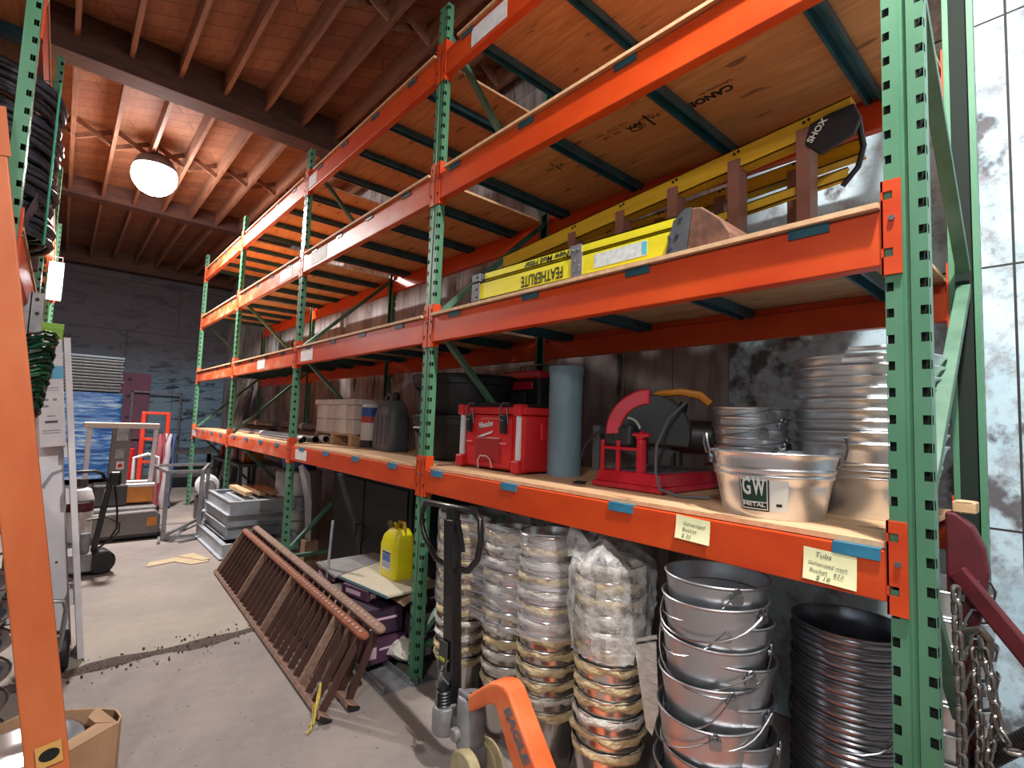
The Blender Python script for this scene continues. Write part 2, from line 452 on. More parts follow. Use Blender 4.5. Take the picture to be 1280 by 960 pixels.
def rack_frame(root, x, y0, depth, top, nodes, dirn=1, first=False):
    up = MB(); f = None
    fr = thing('upright_frame', '', ''); del fr['label']; del fr['category']
    fr.parent = root; fr.location = Vector((x, y0, 0)) - WORLD[root]; WORLD[fr] = Vector((x, y0, 0))
    yb = y0 + dirn * depth
    post_mesh(x, y0, top, -dirn).build('post', [M_GREEN, M_INSHADE], fr, fix=False)
    post_mesh(x, yb, top, dirn).build('post', [M_GREEN, M_INSHADE], fr, fix=False)
    for yy, sg in ((y0, dirn), (yb, -dirn)):
        b = MB(); b.box(x - .075, x + .075, min(yy - sg * .035, yy + sg * .125), max(yy - sg * .035, yy + sg * .125), 0, .008); b.build('foot_plate', M_PLATE, fr)
        b = MB()
        for dx in (.062,):
            b.cyl((x + dx, yy + sg * .0, .008), (x + dx, yy + sg * .0, .05), .008, n=8); b.cyl((x + dx, yy, .014), (x + dx, yy, .024), .015, n=6)
        b.build('anchor_bolt', M_BOLT, fr)
    ya, yc = y0 + dirn * .06, yb - dirn * .06
    for (za, zb) in nodes:      # za at the front post, zb at the rear post
        b = MB(); b.bar((x, ya, za), (x, yc, zb), .034, .045, (1, 0, 0)); b.build('brace', M_GREEN2, fr, bevel=.003)
    return fr

def rack_beam(root, xl, xr, y, z0, z1, dirn, mat, labels=(), worn=False, hooks=True):
    """box beam with a connector plate at each end; dirn=-1: face looks to -y"""
    g = thing('beam', '', ''); del g['label']; del g['category']
    g.parent = root; g.location = Vector(((xl + xr) / 2, y, z0)) - WORLD[root]; WORLD[g] = Vector(((xl + xr) / 2, y, z0))
    ys = (y - .004, y + .046) if dirn < 0 else (y - .046, y + .004)
    m = MB()
    # box with a step along the inner top edge
    f, bk, st = (y - .004, y + .048, y + .022) if dirn < 0 else (y + .004, y - .048, y - .022)
    poly = [(f, z0), (bk, z0), (bk, z1 - .04), (st, z1 - .04), (st, z1), (f, z1)]
    M = Matrix(((0, 0, 1, 0), (1, 0, 0, 0), (0, 1, 0, 0), (0, 0, 0, 1)))
    m.prism(poly, xl + HW + .002, xr - HW - .002, M); m.build('rail', mat, g, bevel=.004)
    for sg, xe in ((1, xl), (-1, xr)):
        c = MB(); xa, xb = sorted((xe + sg * .008, xe + sg * (HW + .006)))
        fy = y - .008 if dirn < 0 else y + .008
        for za, zb, full in ((z0 - .03, z0 + .022, 1), (z0 + .022, z0 + .048, 0), (z0 + .048, z1 + .028, 1), (z1 + .028, z1 + .052, 0), (z1 + .052, z1 + .085, 1)):
            if full: c.box(xa, xb, min(fy, y), max(fy, y), za, zb)
            else:
                q0, q1 = sorted((xe + sg * .008, xe + sg * .028)); c.box(q0, q1, min(fy, y), max(fy, y), za, zb)
        w0, w1 = sorted((xe + sg * (HW + .001), xe + sg * (HW + .007))); e = y + .05 if dirn < 0 else y - .05
        c.box(w0, w1, min(fy, e), max(fy, e), z0 - .03, z1 + .085)
        c.build('end_connector', mat, g)
        bo = MB(); bo.cyl((xe + sg * .03, fy - .006 if dirn < 0 else fy + .006, z1 - .03), (xe + sg * .03, fy, z1 - .03), .008, n=10); bo.build('lock_pin', M_BOLT, g)
    for lx, lw in labels:
        p = MB(); fy = y - .0055 if dirn < 0 else y + .0055
        p.box(lx - lw / 2, lx + lw / 2, fy - .0008, fy + .0008, z0 + .025, z1 - .02); p.build('paper_label', M_LABEL, g, label='white paper load label on the beam')
    return g

def crossbar(root, x, y0, y1, ztop, clip=True):
    g = thing('crossbar', '', ''); del g['label']; del g['category']
    g.parent = root; g.location = Vector((x, y0, ztop)) - WORLD[root]; WORLD[g] = Vector((x, y0, ztop))
    m = MB(); w = .034
    poly = [(-w, -.052), (-w + .012, -.052), (-w + .018, -.012), (w - .018, -.012), (w - .012, -.052), (w, -.052), (w - .006, 0), (-w + .006, 0)]
    M = Matrix(((1, 0, 0, x), (0, 0, 1, 0), (0, 1, 0, ztop), (0, 0, 0, 1)))
    m.prism(poly, y0 + .026, y1 - .026, M); m.build('channel', M_TEAL, g)
    c = MB(); c.box(x - .06, x + .06, y0 - .009, y0 + .03, ztop - .001, ztop + .003); c.box(x - .06, x + .06, y0 - .010, y0 - .006, ztop - .03, ztop + .003)
    c.build('clip', M_CLIP if ztop < 1.5 else M_TEAL, g, label='teal clip hooked over the beam edge')  # upper clips take the darker teal, their shade put into the colour
    return g

NODES_A = [(.22, .22), (1.27, .32), (1.33, 2.25), (3.2, 2.32), (3.27, 4.25)]
NODES_B = [(.2, .2), (.27, 1.25), (2.24, 1.32), (2.31, 3.2), (4.25, 3.28)]
BAY = 2.515
rack = thing('pallet_rack', 'long green and orange four-bay pallet rack along the pale panel wall', 'pallet rack', (-5.03, .5, 0))
XP = [0, -BAY, -2 * BAY, -3 * BAY, -4 * BAY]
for i, x in enumerate(XP):
    rack_frame(rack, x, 0, 1.07, 4.4 if i != 1 else 4.45, NODES_B if i in (1, 2) else NODES_A)
LAB = {(4, 0): [(-2.0, .34)], (3, 1): [(-4.55, .4)], (4, 1): [(-4.9, .3)], (2, 1): [(-4.7, .32)], (1, 1): [(-4.68, .3)], (3, 2): [(-5.5, .4)], (2, 2): [(-6.2, .3)], (1, 3): [(-9.85, .3)]}
for b in range(4):
    xr, xl = XP[b], XP[b + 1]
    for lv, (z0, z1) in L_BEAM.items():
        worn = b >= 2 or (b == 1 and lv in (3,))
        rack_beam(rack, xl, xr, 0, z0, z1, -1, M_ORWORN if worn else M_ORANGE, LAB.get((lv, b), ()))
        rack_beam(rack, xl, xr, 1.07, z0, z1, 1, M_ORANGE)
        offs = ([.13, .96, 1.66, 2.33] if lv == 1 else [.30, .985, 1.63, 2.29] if lv == 3 else [.25, .90, 1.55, 2.22]) if b == 0 else [.38, .97, 1.56, 2.15]
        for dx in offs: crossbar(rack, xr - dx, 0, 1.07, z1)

# the deck boards
def m_ply(name, c1, c2, c3):
    k = NT(name); g = k.noise(k.coord((.5, 5, 5)), 3.2, 6, .62, 1.4); a = k.noise(k.coord(), 1.5, 3)
    base = k.ramp(g, [(.33, c1), (.5, c2), (.66, c3)])
    kn = k.ramp(k.noise(k.coord((1.6, 5, 5), loc=(3, 3, 0)), 3.0, 1, .4), [(.69, 0.), (.73, .8)])
    base = k.mix(kn, base, '#6b3d22'); base = k.mix(k.math('MULTIPLY', a, .3), base, c1)
    k.base(base); k.set(Roughness=.65); return k.m
M_PLYD = m_ply('orange_lit_plywood', '#b97a4b', '#d08f5a', '#dda068')  # warmer copy of the plywood, orange light put into its colour
M_PLYL = m_ply('pale_lit_plywood', '#b58f68', '#cda680', '#dcb991')  # paler copy for the two lower decks, cooler light put into its colour
M_PLYE = pm('plywood_edge', '#e0b98f', '#caa07a', rough=.7, scale=30)
M_STAMP = pm('stamp_ink', '#241a16', rough=.8)
shelf_word = {1: 'lowest', 2: 'second', 3: 'third', 4: 'topmost'}
bay_word = {0: 'bay closest to the ladders', 1: 'second bay, past the white crate', 2: 'third bay, past the pipes', 3: 'last bay by the end wall'}
bay_word = {0: 'bay that holds the yellow ladders', 1: 'bay next to the ladder bay', 2: 'third bay from the chain hoist', 3: 'end bay by the blue end wall'}
decks = {}
for b in range(4):
    for lv in (1, 2, 3, 4):
        z = L_BEAM[lv][1] + .003; xr, xl = XP[b] - .06, XP[b + 1] + .07
        if lv == 3: xr -= .0; xl += .05
        if lv == 4: xl += .14
        y0 = -.024 if lv > 1 else .016
        if b == 0 and lv == 2: xl -= .02
        n = thing('plywood_deck', ('pale-lit ' if lv < 3 else 'orange-lit ') + 'plywood sheet decking the %s shelf in the %s' % (shelf_word[lv], bay_word[b]), 'plywood sheet', ((xl + xr) / 2, .5, z), 'plywood shelf decks')
        m = MB(); m.box(xl, xr, y0, 1.08, z, z + .018, 0)
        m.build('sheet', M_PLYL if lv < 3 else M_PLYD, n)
        e = MB(); e.box(xl, xr, y0 - .0015, y0, z + .001, z + .017); e.box(xr, xr + .0015, y0, 1.08, z + .001, z + .017); e.build('edge', M_PLYE, n, label='pale cut edge')
        decks[(b, lv)] = n
# mill stamps under the sheets (read from below)
def stamp(deck, txt, x, y, z, size, ang=0., bold=.0):
    M = Matrix.Translation((x, y, z - .0012)) @ Matrix.Rotation(ang, 4, 'Z') @ Matrix.Rotation(PI, 4, 'X')
    return lettering(txt, size, M, M_STAMP, deck, 'mill_stamp', .0003, bold=bold)
z3 = L_BEAM[3][1] + .003
# ================================================================== STAMPS UNDER THE SHEETS
Mz = PI
stamp(decks[(0, 3)], 'CANOE', -.74, .465, z3, .064, Mz, bold=.003)
stamp(decks[(0, 3)], 'CANADIAN PLY', -.72, .44, z3, .024, Mz)
stamp(decks[(0, 3)], 'APA', -1.21, .42, z3, .05, Mz, bold=.002)
stamp(decks[(0, 3)], '5/8  CSP', -1.34, .42, z3, .034, Mz)
stamp(decks[(0, 3)], 'CSA  O151   EXT', -1.26, .375, z3, .03, Mz)
mb = MB(); c = Vector((-1.20, .475, z3 - .0014))
mb.tube([c + Vector((-.05 + .045 * math.cos(a), .022 * math.sin(a), 0)) for a in [i * PI / 10 for i in range(20)]], .0028, 4, True); mb.build('mill_stamp', M_STAMP, decks[(0, 3)])
stamp(decks[(0, 3)], 'AP', -1.222, .464, z3, .026, Mz, bold=.001)
mb = MB(); mb.box(-1.178, -1.165, .40, .52, z3 - .0012, z3 - .0004); mb.build('mill_stamp', M_STAMP, decks[(0, 3)])
stamp(decks[(0, 3)], 'PA', -1.10, .42, z3, .05, Mz)
stamp(decks[(0, 3)], 'APA', -1.88, .45, z3, .04, Mz); stamp(decks[(0, 3)], '60', -1.80, .45, z3, .05, Mz)
mb = MB(); mb.box(-1.868, -1.858, .42, .52, z3 - .0012, z3 - .0004); mb.build('mill_stamp', M_STAMP, decks[(0, 3)])
stamp(decks[(1, 3)], '60', -3.9, .61, z3, .07, Mz); stamp(decks[(1, 3)], 'APA', -4.0, .63, z3, .05, Mz)

# sticky notes on the front of the lowest beam
M_NOTE = pm('sticky_note_paper', '#f0efc0', '#e6e6b4', rough=.8, scale=12)
M_PEN = pm('pen_ink', '#56574e', rough=.7)
def note(x0, x1, z0, z1, lines, label, rot=0.0):
    t = thing('sticky_note', label, 'note', ((x0 + x1) / 2, -.006, z0))
    m = MB(); rows = []
    for i in range(6):
        u = i / 5; bend = .012 * (1 - u) ** 2
        rows.append([(x0, -.0085 - bend, z0 + (z1 - z0) * u), (x1, -.0085 - bend * .6, z0 + (z1 - z0) * u - .006)])
    vs = [p for r in rows for p in r]; m.add(vs, [(2 * i, 2 * i + 1, 2 * i + 3, 2 * i + 2) for i in range(5)], 0, True); m.build('paper', M_NOTE, t, fix=False)
    h = z1 - z0
    for (tx, lx, lz, s) in lines:
        u = lz; y = -.0092 - .012 * (1 - u) ** 2
        lettering(tx, s, frame_m((x0 + lx, y, z0 + h * lz - .004), (1, 0, -.05), (0, -.02, 1)), M_PEN, t, 'handwriting', .0002, shear=.25, sx=1.15)
    return t
note(-.705, -.572, 1.222, 1.306, [('Galvanized', .028, .62, .017), ('Bucket', .026, .36, .018), ('$ 20', .026, .1, .018)], 'small yellow sticky note on the beam below the red saw and tub, three handwritten lines')
note(-.268, -.127, 1.184, 1.278, [('Tubs', .03, .74, .02), ('Galvanized wash', .012, .5, .0138), ('Bucket   $22', .016, .27, .0155), ('$ 18', .035, .05, .0185)], 'larger yellow sticky note on the beam beside the last teal clip, four handwritten lines')

# ================================================================== LADDERS ON THE SECOND SHELF
M_YEL = pm('yellow_fibreglass', '#e9dd2c', '#d6c41f', rough=.42, scale=4, stretch=(.3, 4, 4))
M_YEL2 = pm('old_yellow_fibreglass', '#c79a1c', '#d9ae2a', rough=.5, scale=5, stretch=(.25, 4, 4))
M_ALU = pm('dull_aluminium', '#8e9094', '#a9abae', rough=.4, metal=.7, scale=14)
M_GUS = pm('grey_gusset', '#54575d', '#6a6d73', rough=.45, metal=.4, scale=10)
M_BRWN = pm('brown_cap', '#54372b', '#775140', rough=.55, scale=6, stretch=(4, .6, 4))
M_TREAD = pm('brown_tread', '#7d4f40', '#916154', rough=.55, scale=5)
M_BLK = pm('black_plastic', '#111113', '#1c1c1f', rough=.45, scale=10)
M_INKB = pm('black_print', '#15150f', rough=.6)
ZL2 = L_BEAM[2][1] + .021
t = thing('stepladder', 'bright yellow stepladder lying folded on its face at the front of the second shelf', 'ladder', (-1.4, .3, ZL2))
def channel(m, xa, za, xb, zb, h, y, d, open_side=1, th=.006):
    """C-section rail from (xa,za) to (xb,zb): web at y, flanges going d"""
    M = Matrix(((1, 0, 0, 0), (0, 1, 0, 0), (0, 0, 1, 0), (0, 0, 0, 1)))
    dx, dz = xb - xa, zb - za; L = math.hypot(dx, dz); ux, uz = dx / L, dz / L
    A = frame_m((xa, y, za), (ux, 0, uz), (-uz, 0, ux))      # x along, y up, z -> -y
    m.box(0, L, 0, h, -th, 0, 0, A)
    for yy in (0, h - th): m.box(0, L, yy, yy + th, min(-d, -th), 0, 0, A)
# the matrix z axis = x cross y = (1,0,0)x(0,0,1) = (0,-1,0): depth -d goes to +y
for nm, y, dd in (('front_rail', .002, .032), ('front_rail', .402, .032)):
    m = MB(); channel(m, -2.02, ZL2 + .012, -.75, ZL2 + .004, .102, y, dd); m.build(nm, M_YEL, t)
for y in (.008, .397):
    m = MB(); channel(m, -1.95, ZL2 + .126, -.70, ZL2 + .112, .045, y, .026); m.build('rear_rail', M_YEL, t)
for x in (-1.82, -1.53, -1.23, -.98):
    m = MB(); m.box(x - .04, x + .04, .012, .42, ZL2 + .03, ZL2 + .055); m.box(x - .042, x - .034, .012, .42, ZL2 + .01, ZL2 + .055); m.build('step', M_TREAD, t)
for x in (-1.86, -1.15):
    m = MB(); m.box(x - .02, x + .02, .012, .42, ZL2 + .13, ZL2 + .15); m.build('rear_brace', M_ALU, t)
# gusset plates with rivets + brown top cap
capoly = [(-.815, .004), (-.775, .16), (-.725, .205), (-.66, .195), (-.58, .115), (-.54, .04), (-.54, .004)]
M = frame_m((.02, -.004, ZL2), (.957, 0, 0), (0, 0, 1))
for yy in (.0, -.425):
    m = MB(); m.prism([(-.79, .002), (-.755, .135), (-.705, .17), (-.68, .168), (-.70, .002)], yy - .004, yy + .004, M); m.build('gusset_plate', M_GUS, t, label='grey riveted gusset plate')
    for x, z in ((-.72, .14), (-.735, .075), (-.765, .03), (-.77, .07)): r = MB(); r.cyl(M @ Vector((x, z, yy + .003)), M @ Vector((x, z, yy + .009)), .008, n=10); r.build('rivet', M_BOLT, t)
m = MB(); m.prism([(-.70, .002), (-.68, .168), (-.64, .160), (-.565, .095), (-.525, .03), (-.525, .002)], -.425, .001, M); m.build('top_cap', M_BRWN, t, bevel=.006, label='brown top cap')
for z, h in ((.008, .105), (.122, .047)):
    for y in (-.005, .395):
        m = MB(); m.box(-2.055, -1.985, y, y + .042, ZL2 + z, ZL2 + z + h + .004); m.build('foot', M_GUS, t, bevel=.006, label='grey foot')
        for k in range(2 if h > .06 else 1): r = MB(); r.cyl((-2.02, y - .004, ZL2 + z + .03 + .045 * k), (-2.02, y, ZL2 + z + .03 + .045 * k), .007, n=8); r.build('rivet', M_BOLT, t)
m = MB(); m.box(-1.275, -1.21, -.004, .002, ZL2 + .01, ZL2 + .116); m.box(-1.29, -1.22, .001, .008, ZL2 + .118, ZL2 + .164)
for x, z in ((-1.255, .035), (-1.255, .085), (-1.23, .06), (-1.27, .14), (-1.24, .14)): m.cyl((x, -.009, ZL2 + z), (x, .0, ZL2 + z), .007, n=8)
m.build('hinge_bracket', M_ALU, t, label='riveted aluminium hinge bracket')
RX = Vector((-1, 0, 0)); DZ = Vector((0, 0, -1))
lettering('FEATHERLITE', .082, frame_m((-1.33, .0008, ZL2 + .097), RX, DZ), M_INKB, t, 'lettering', .0004, bold=.001, sx=.62)
lettering('New Mud Filter', .046, frame_m((-1.30, .0068, ZL2 + .163), RX, DZ + Vector((.02, 0, 0))), M_INKB, t, 'handwriting', .0004, bold=.001, shear=.12, sx=1.05)
m = MB(); m.box(-1.14, -.86, .0008, .0016, ZL2 + .028, ZL2 + .092); m.build('warning_sticker', pm('sticker_white', '#d8dcd8', '#b7c0c0', rough=.6, scale=40), t, label='scuffed white sticker')
m = MB(); m.box(-.885, -.86, .0003, .0008, ZL2 + .034, ZL2 + .088); m.build('warning_sticker', pm('sticker_cyan', '#58b6c9', rough=.6), t)

def side_ladder(name, label, y, ztop_l, ztop_r, xl, xr, rail_h, steps, ymat, tread_w, rear=True, zbase=ZL2):
    """stepladder lying on its long edge: one rail on the deck, one above, treads upright between"""
    t = thing(name, label, 'ladder', ((xl + xr) / 2, y, zbase))
    def rail(za, zb, yy, h):
        m = MB(); channel(m, xl, za, xr, zb, h, yy, .07)
        m.box(xl, xr, yy - .001, yy + .004, min(za, zb) + h * .42, min(za, zb) + h * .46) if abs(za - zb) < .01 else None
        m.build('rail', ymat, t)
    rail(ztop_l - rail_h, ztop_r - rail_h, y, rail_h); rail(zbase + .004, zbase + .004, y, rail_h)
    for x in steps:
        zt = ztop_l + (ztop_r - ztop_l) * (x - xl) / (xr - xl) - rail_h * .55
        m = MB(); m.box(x - .028, x + .028, y - .012, y - .006, zbase + .02, zt); m.box(x - .028, x - .02, y - .01, y + .075, zbase + .02, zt); m.box(x + .02, x + .028, y - .01, y + .075, zbase + .02, zt)
        m.build('tread', M_TREAD, t, bevel=.002)
        
        for dx, dz in ((0, .03), (.02, .036)): r = MB(); r.cyl((x + dx, y - .004, zt + dz), (x + dx, y, zt + dz), .007, n=8); r.build('rivet', M_INKB, t)
    if rear:
        for zz in (ztop_l - .24, zbase + .12):
            m = MB(); channel(m, xl + .1, zz, xr - .05, zz + .14 if zz > zbase + .2 else zz, .05, y + .12, .03); m.build('rear_rail', ymat, t)
    return t
t = side_ladder('stepladder', 'tall ochre-yellow stepladder lying on its long edge behind the bright yellow one, brown treads upright', .52, 2.80, 2.985, -2.4, -.26, .10, (-1.75, -1.39, -1.06, -.74, -.44), M_YEL2, .056)
# black moulded end boots with pale lettering
bt = MB(); bt.prism([(-.43, .53), (-.41, .61), (-.34, .625), (-.25, .63), (-.225, .56), (-.25, .50), (-.31, .48), (-.37, .46)], -.012, .006, frame_m((0, .50, ZL2), (1, 0, 0), (0, 0, 1)))
boot = bt.build('end_boot', M_BLK, t, bevel=.006, label='black moulded end boot')
lettering('SHOX', .036, frame_m((-.395, .487, ZL2 + .515), (.07, 0, .09), (-.09, 0, .07)), pm('pale_print', '#d9d6d0', rough=.6), boot, 'lettering', .0004, bold=.001)
bt = MB(); bt.prism([(-.36, .0), (-.36, .12), (-.24, .12), (-.22, .0)], -.012, .006, frame_m((0, .50, ZL2), (1, 0, 0), (0, 0, 1))); bt.build('end_boot', M_BLK, t, bevel=.006)
t2 = side_ladder('extension_ladder', 'dim yellow ladder lying on edge between the ochre stepladder and the wall', .80, 2.86, 2.94, -2.1, -.3, .075, (-1.7, -1.32, -.95, -.58), M_YEL2, .05, rear=False)
m = MB(); m.tube([(-.27, .64, ZL2 + .62), (-.25, .62, ZL2 + .5), (-.27, .62, ZL2 + .42), (-.33, .63, ZL2 + .36)], .012, 8); m.build('rope', M_BLK, t2)
t = thing('metal_box', 'small dark metal box on the second shelf by the last brown tread', 'box', (-.42, .80, ZL2))
m = MB(); X0, X1, Y0, Y1 = -.50, -.34, .90, 1.03
for a in ((X0, X1, Y0, Y0 + .006), (X0, X1, Y1 - .006, Y1), (X0, X0 + .006, Y0, Y1), (X1 - .006, X1, Y0, Y1)): m.box(*a, ZL2, ZL2 + .17)
m.box(X0, X1, Y0, Y1, ZL2, ZL2 + .006); m.build('body', M_GUS, t); m = MB(); m.box(X0 - .005, X1 + .005, Y0 - .005, Y1 + .005, ZL2 + .17, ZL2 + .178); m.build('lid', M_GUS, t)

# ================================================================== LOWEST SHELF, LADDER BAY
ZL1 = L_BEAM[1][1] + .021
def m_galv(name, c1, c2, rough, sc=3):
    k = NT(name); v = k.coord((1, 1, .05)); f = k.noise(v, sc * 9, 4, .6); g = k.noise(k.coord(), sc * 4, 4, .6)
    k.base(k.mix(k.math('MULTIPLY', g, .6), c1, c2)); k.set(Metallic=.9, Roughness=k.math('ADD', k.math('MULTIPLY', f, .16), rough - .08))
    k.set(Anisotropic=.35); return k.m
M_GALV = m_galv('bright_galvanised', '#dfe1e4', '#c2c5ca', .3)
M_GALV2 = m_galv('dull_galvanised', '#c6c8cc', '#a6a8ae', .36)
M_TINMET = m_galv('polished_tin', '#d6d2cd', '#bdb9b4', .18)
M_DKMET = m_galv('dark_grey_steel', '#8b8d94', '#6b6d74', .24)  # darker grey than the galvanised metals
M_WIRE = pm('galvanised_wire', '#9ea0a4', rough=.3, metal=1.)
M_RED = pm('red_plastic', '#c3161b', '#d2262a', rough=.4, scale=6)
M_RED2 = pm('red_enamel', '#b81226', '#cf2036', rough=.3, scale=6, coat=.3)
M_WHITE = pm('white_plastic', '#dddee0', '#cfd0d3', rough=.4, scale=10)

def pail_profile(rt, rb, h, bead=.006, ring=None):
    p = [(rb * .02, .006), (rb - .004, .006), (rb, 0), (rb + .002, .004)]
    zs = [.004 + (h - .012) * i / 10 for i in range(1, 10)]
    for z in zs:
        r = rb + (rt - rb) * z / h
        p.append((r, z))
        if ring and abs(z / h - ring) < .06:
            for dz, dr in ((.006, .005), (.014, .005), (.02, 0), (.028, .005), (.036, .005), (.042, 0)): p.append((rb + (rt - rb) * (z + dz) / h + dr, z + dz))
    p += [(rt - .001, h - .012), (rt + bead * .7, h - .008), (rt + bead, h - .003), (rt + bead * .6, h), (rt - .002, h - .002), (rt - .004, h - .02)]
    for z in reversed(zs): p.append((rb + (rt - rb) * z / h - .003, z))
    p += [(rb - .006, .009), (rb * .02, .009)]
    return p
def make_pail(name, label, cat, rt, rb, h, mat, ring=None, ears='bail', ear_a=0., bail_tilt=.0, n=40, group=None, grip=False, bail_side=1):
    t = thing(name, label, cat, (0, 0, 0), group)
    m = MB(); m.lathe(pail_profile(rt, rb, h, ring=ring), n); m.build('body', mat, t)
    ca, sa = math.cos(ear_a), math.sin(ear_a)
    for s in (1, -1) if ears != 'none' else ():
        e = MB(); x, y = s * (rt + .004) * ca, s * (rt + .004) * sa
        A = frame_m((x, y, h - .035), (-sa, ca, 0), (0, 0, 1))
        e.prism(rrect(.04, .034, .01, 3), -.005, .005, A); e.tube(arc((x + s * ca * .004, y + s * sa * .004, h - .012), .012, 0, 2 * PI, 10, (-sa, ca, 0)), .0035, 6)
        e.build('ear', M_WIRE, t)
    if ears == 'bail':
        pts = []
        for i in range(17):
            a = PI * i / 16; r = rt + .012
            lx = r * math.cos(a); d = r * .95 * math.sin(a)
            # swing about the ear axis: 0 hangs down on one side, pi/2 upright
            px = lx * ca - bail_side * d * math.cos(bail_tilt) * sa * 1.0
            py = lx * sa + bail_side * d * math.cos(bail_tilt) * ca * 1.0
            pz = h - .012 + d * math.sin(bail_tilt)
            rr = math.hypot(px, py); lim = rt + .010
            if pz < h and rr < lim and rr > 1e-4: px, py = px * lim / rr, py * lim / rr
            pts.append((px, py, pz))
        b = MB(); b.tube(pts, .0032, 6); hb = b.build('bail_handle', M_WIRE, t)
        if grip:
            g = MB(); g.tube(pts[6:11], .009, 8); g.build('grip', pm('dark_grip', '#3a3636', rough=.5), hb)
    elif ears in ('drop', 'hang'):
        hs = 1 if ears == 'drop' else -.55
        for s in (1, -1):
            x, y = s * (rt + .012) * ca, s * (rt + .012) * sa
            ax = Vector((-sa, ca, 0)); b = MB()
            pts = [Vector((x, y, h - .02)) + ax * .05, Vector((x + s * ca * .01, y + s * sa * .01, h - .02 + .04 * hs)) + ax * .05, Vector((x + s * ca * .012, y + s * sa * .012, h - .02 + .075 * hs)) + ax * .03,
                   Vector((x + s * ca * .012, y + s * sa * .012, h - .02 + .075 * hs)) - ax * .03, Vector((x + s * ca * .01, y + s * sa * .01, h - .02 + .04 * hs)) - ax * .05, Vector((x, y, h - .02)) - ax * .05]
            b.tube(pts, .004, 6); b.build('side_handle', M_WIRE, t)
    return t

# open wash tub with the printed sticker
t = make_pail('wash_tub', 'wide galvanized wash tub with a green and white sticker on the lowest shelf', 'tub', .212, .168, .228, M_GALV, ring=.62, ears='drop', ear_a=.62, n=56)
def curved_label(mb, r_at, a0, a1, z0, z1, off=.0015, n=10):
    vs = []
    for i in range(n + 1):
        a = a0 + (a1 - a0) * i / n
        for z in (z0, z1):
            r = r_at(z) + off; vs.append((r * math.cos(a), r * math.sin(a), z))
    mb.add(vs, [(2 * i, 2 * i + 2, 2 * i + 3, 2 * i + 1) for i in range(n)], 0, True)
rt_ = lambda z: .168 + (.212 - .168) * z / .228
# the sticker looks towards the camera side: direction (.72,-2) from the tub
af = math.atan2(-2.0, .72) - .28
M_GRN = pm('sticker_green', '#123d33', rough=.5); M_WHT = pm('sticker_paper', '#d7dcda', rough=.5); M_BK = pm('sticker_black', '#101312', rough=.5)
for nm, mat, da, z0, z1, off in (('sticker_backing', M_BK, .26, .026, .140, .0012), ('sticker_frame', M_WHT, .238, .031, .135, .0020), ('sticker_field', M_GRN, .222, .059, .131, .0028), ('sticker_field', M_BK, .222, .035, .055, .0028)):
    m = MB(); curved_label(m, rt_, af - da, af + da, z0, z1, off); m.build(nm, mat, t, fix=False)
def on_tub(txt, size, a, z, mat, bold, sx=1., off=.0038):
    r = rt_(z + size * .3) + off; nx, ny = math.cos(a), math.sin(a)
    return lettering(txt, size, frame_m((r * nx, r * ny, z), (-ny, nx, 0), (nx * .19, ny * .19, 1)), mat, t, 'lettering', .0006, bold=bold, align='CENTER', sx=sx)
on_tub('G', .082, af - .105, .067, M_WHT, .002, .52); on_tub('W', .082, af + .10, .067, M_WHT, .002, .44); on_tub('METAL', .019, af, .039, M_WHT, .0004, 1.25)
m = MB(); curved_label(m, rt_, af + .275, af + .57, .030, .142, .0016); m.build('price_sheet', M_WHT, t, fix=False, label='white printed price sheet')
m = MB(); curved_label(m, rt_, af + .38, af + .48, .046, .056, .0022); m.build('price_print', M_BK, t, fix=False)
put(t, (-.459, .238, ZL1 - .0))
# stack of small pails behind the tub
rr = random.Random(4)
small = None
SZ = ['topmost', 'second', 'third', 'fourth', 'bottom']
zt = 1.723
for i in range(5):
    z = ZL1 + (zt - .235 - ZL1) * (4 - i) / 4
    if small is None:
        small = make_pail('galvanized_pail', '', 'pail', .147, .118, .235, M_GALV, ears='bail', ear_a=2.5, bail_tilt=-.2, n=40, group='small pails nested behind the wash tub'); o = small
    else: o = dup(small)
    put(o, (-.636 + rr.uniform(-.003, .003), .47 + rr.uniform(-.003, .003), z), rz=(0, .35, -.2, .5, .1)[i])
    o['label'] = '%s small shiny pail of the nested stack behind the wash tub' % SZ[i]
# tall stack of round tubs beside the post
big = None
GRIP = None; NB = 9; words_ = ['topmost', 'second from the top', 'third from the top', 'fourth from the top', 'fifth from the top', 'fourth from the bottom', 'third from the bottom', 'second from the bottom', 'bottom']
for i in range(NB):
    z = ZL1 + .040 * (NB - 1 - i)
    if i < NB - 1: z += .002
    if big is None:
        big = make_pail('round_tub', '', 'tub', .244, .178, .27, M_GALV, ring=.55, ears='none', ear_a=-3.0, n=56, group='large tubs nested beside the end post'); o = big
    else: o = dup(big)
    put(o, (-.252 + rr.uniform(-.003, .003), .60 + rr.uniform(-.003, .003), z), rz=(.1, 0, -.15, .05, .12, -.1, 0, .2, 0)[i])
    o['label'] = '%s large galvanized tub in the tall nested stack beside the end post' % words_[i].capitalize() if False else '%s large galvanized tub of the tall nested stack beside the end post' % words_[i]
for dz, x0 in ((.275, -.235), (.235, -.255)):
    o = bpy.data.objects['round_tub' if dz > .25 else 'round_tub.001']; z = ZL1 + .32 + dz - .275 + .285
    m = MB(); m.cyl((x0, .338, z), (x0 + .12, .352, z), .009, n=10); g = m.build('white_grip', M_WHITE); g.parent = o
    g.location = Matrix.Rotation(-o.rotation_euler.z, 3, 'Z') @ (WORLD[g] - Vector(o.location)); g.rotation_euler.z = -o.rotation_euler.z
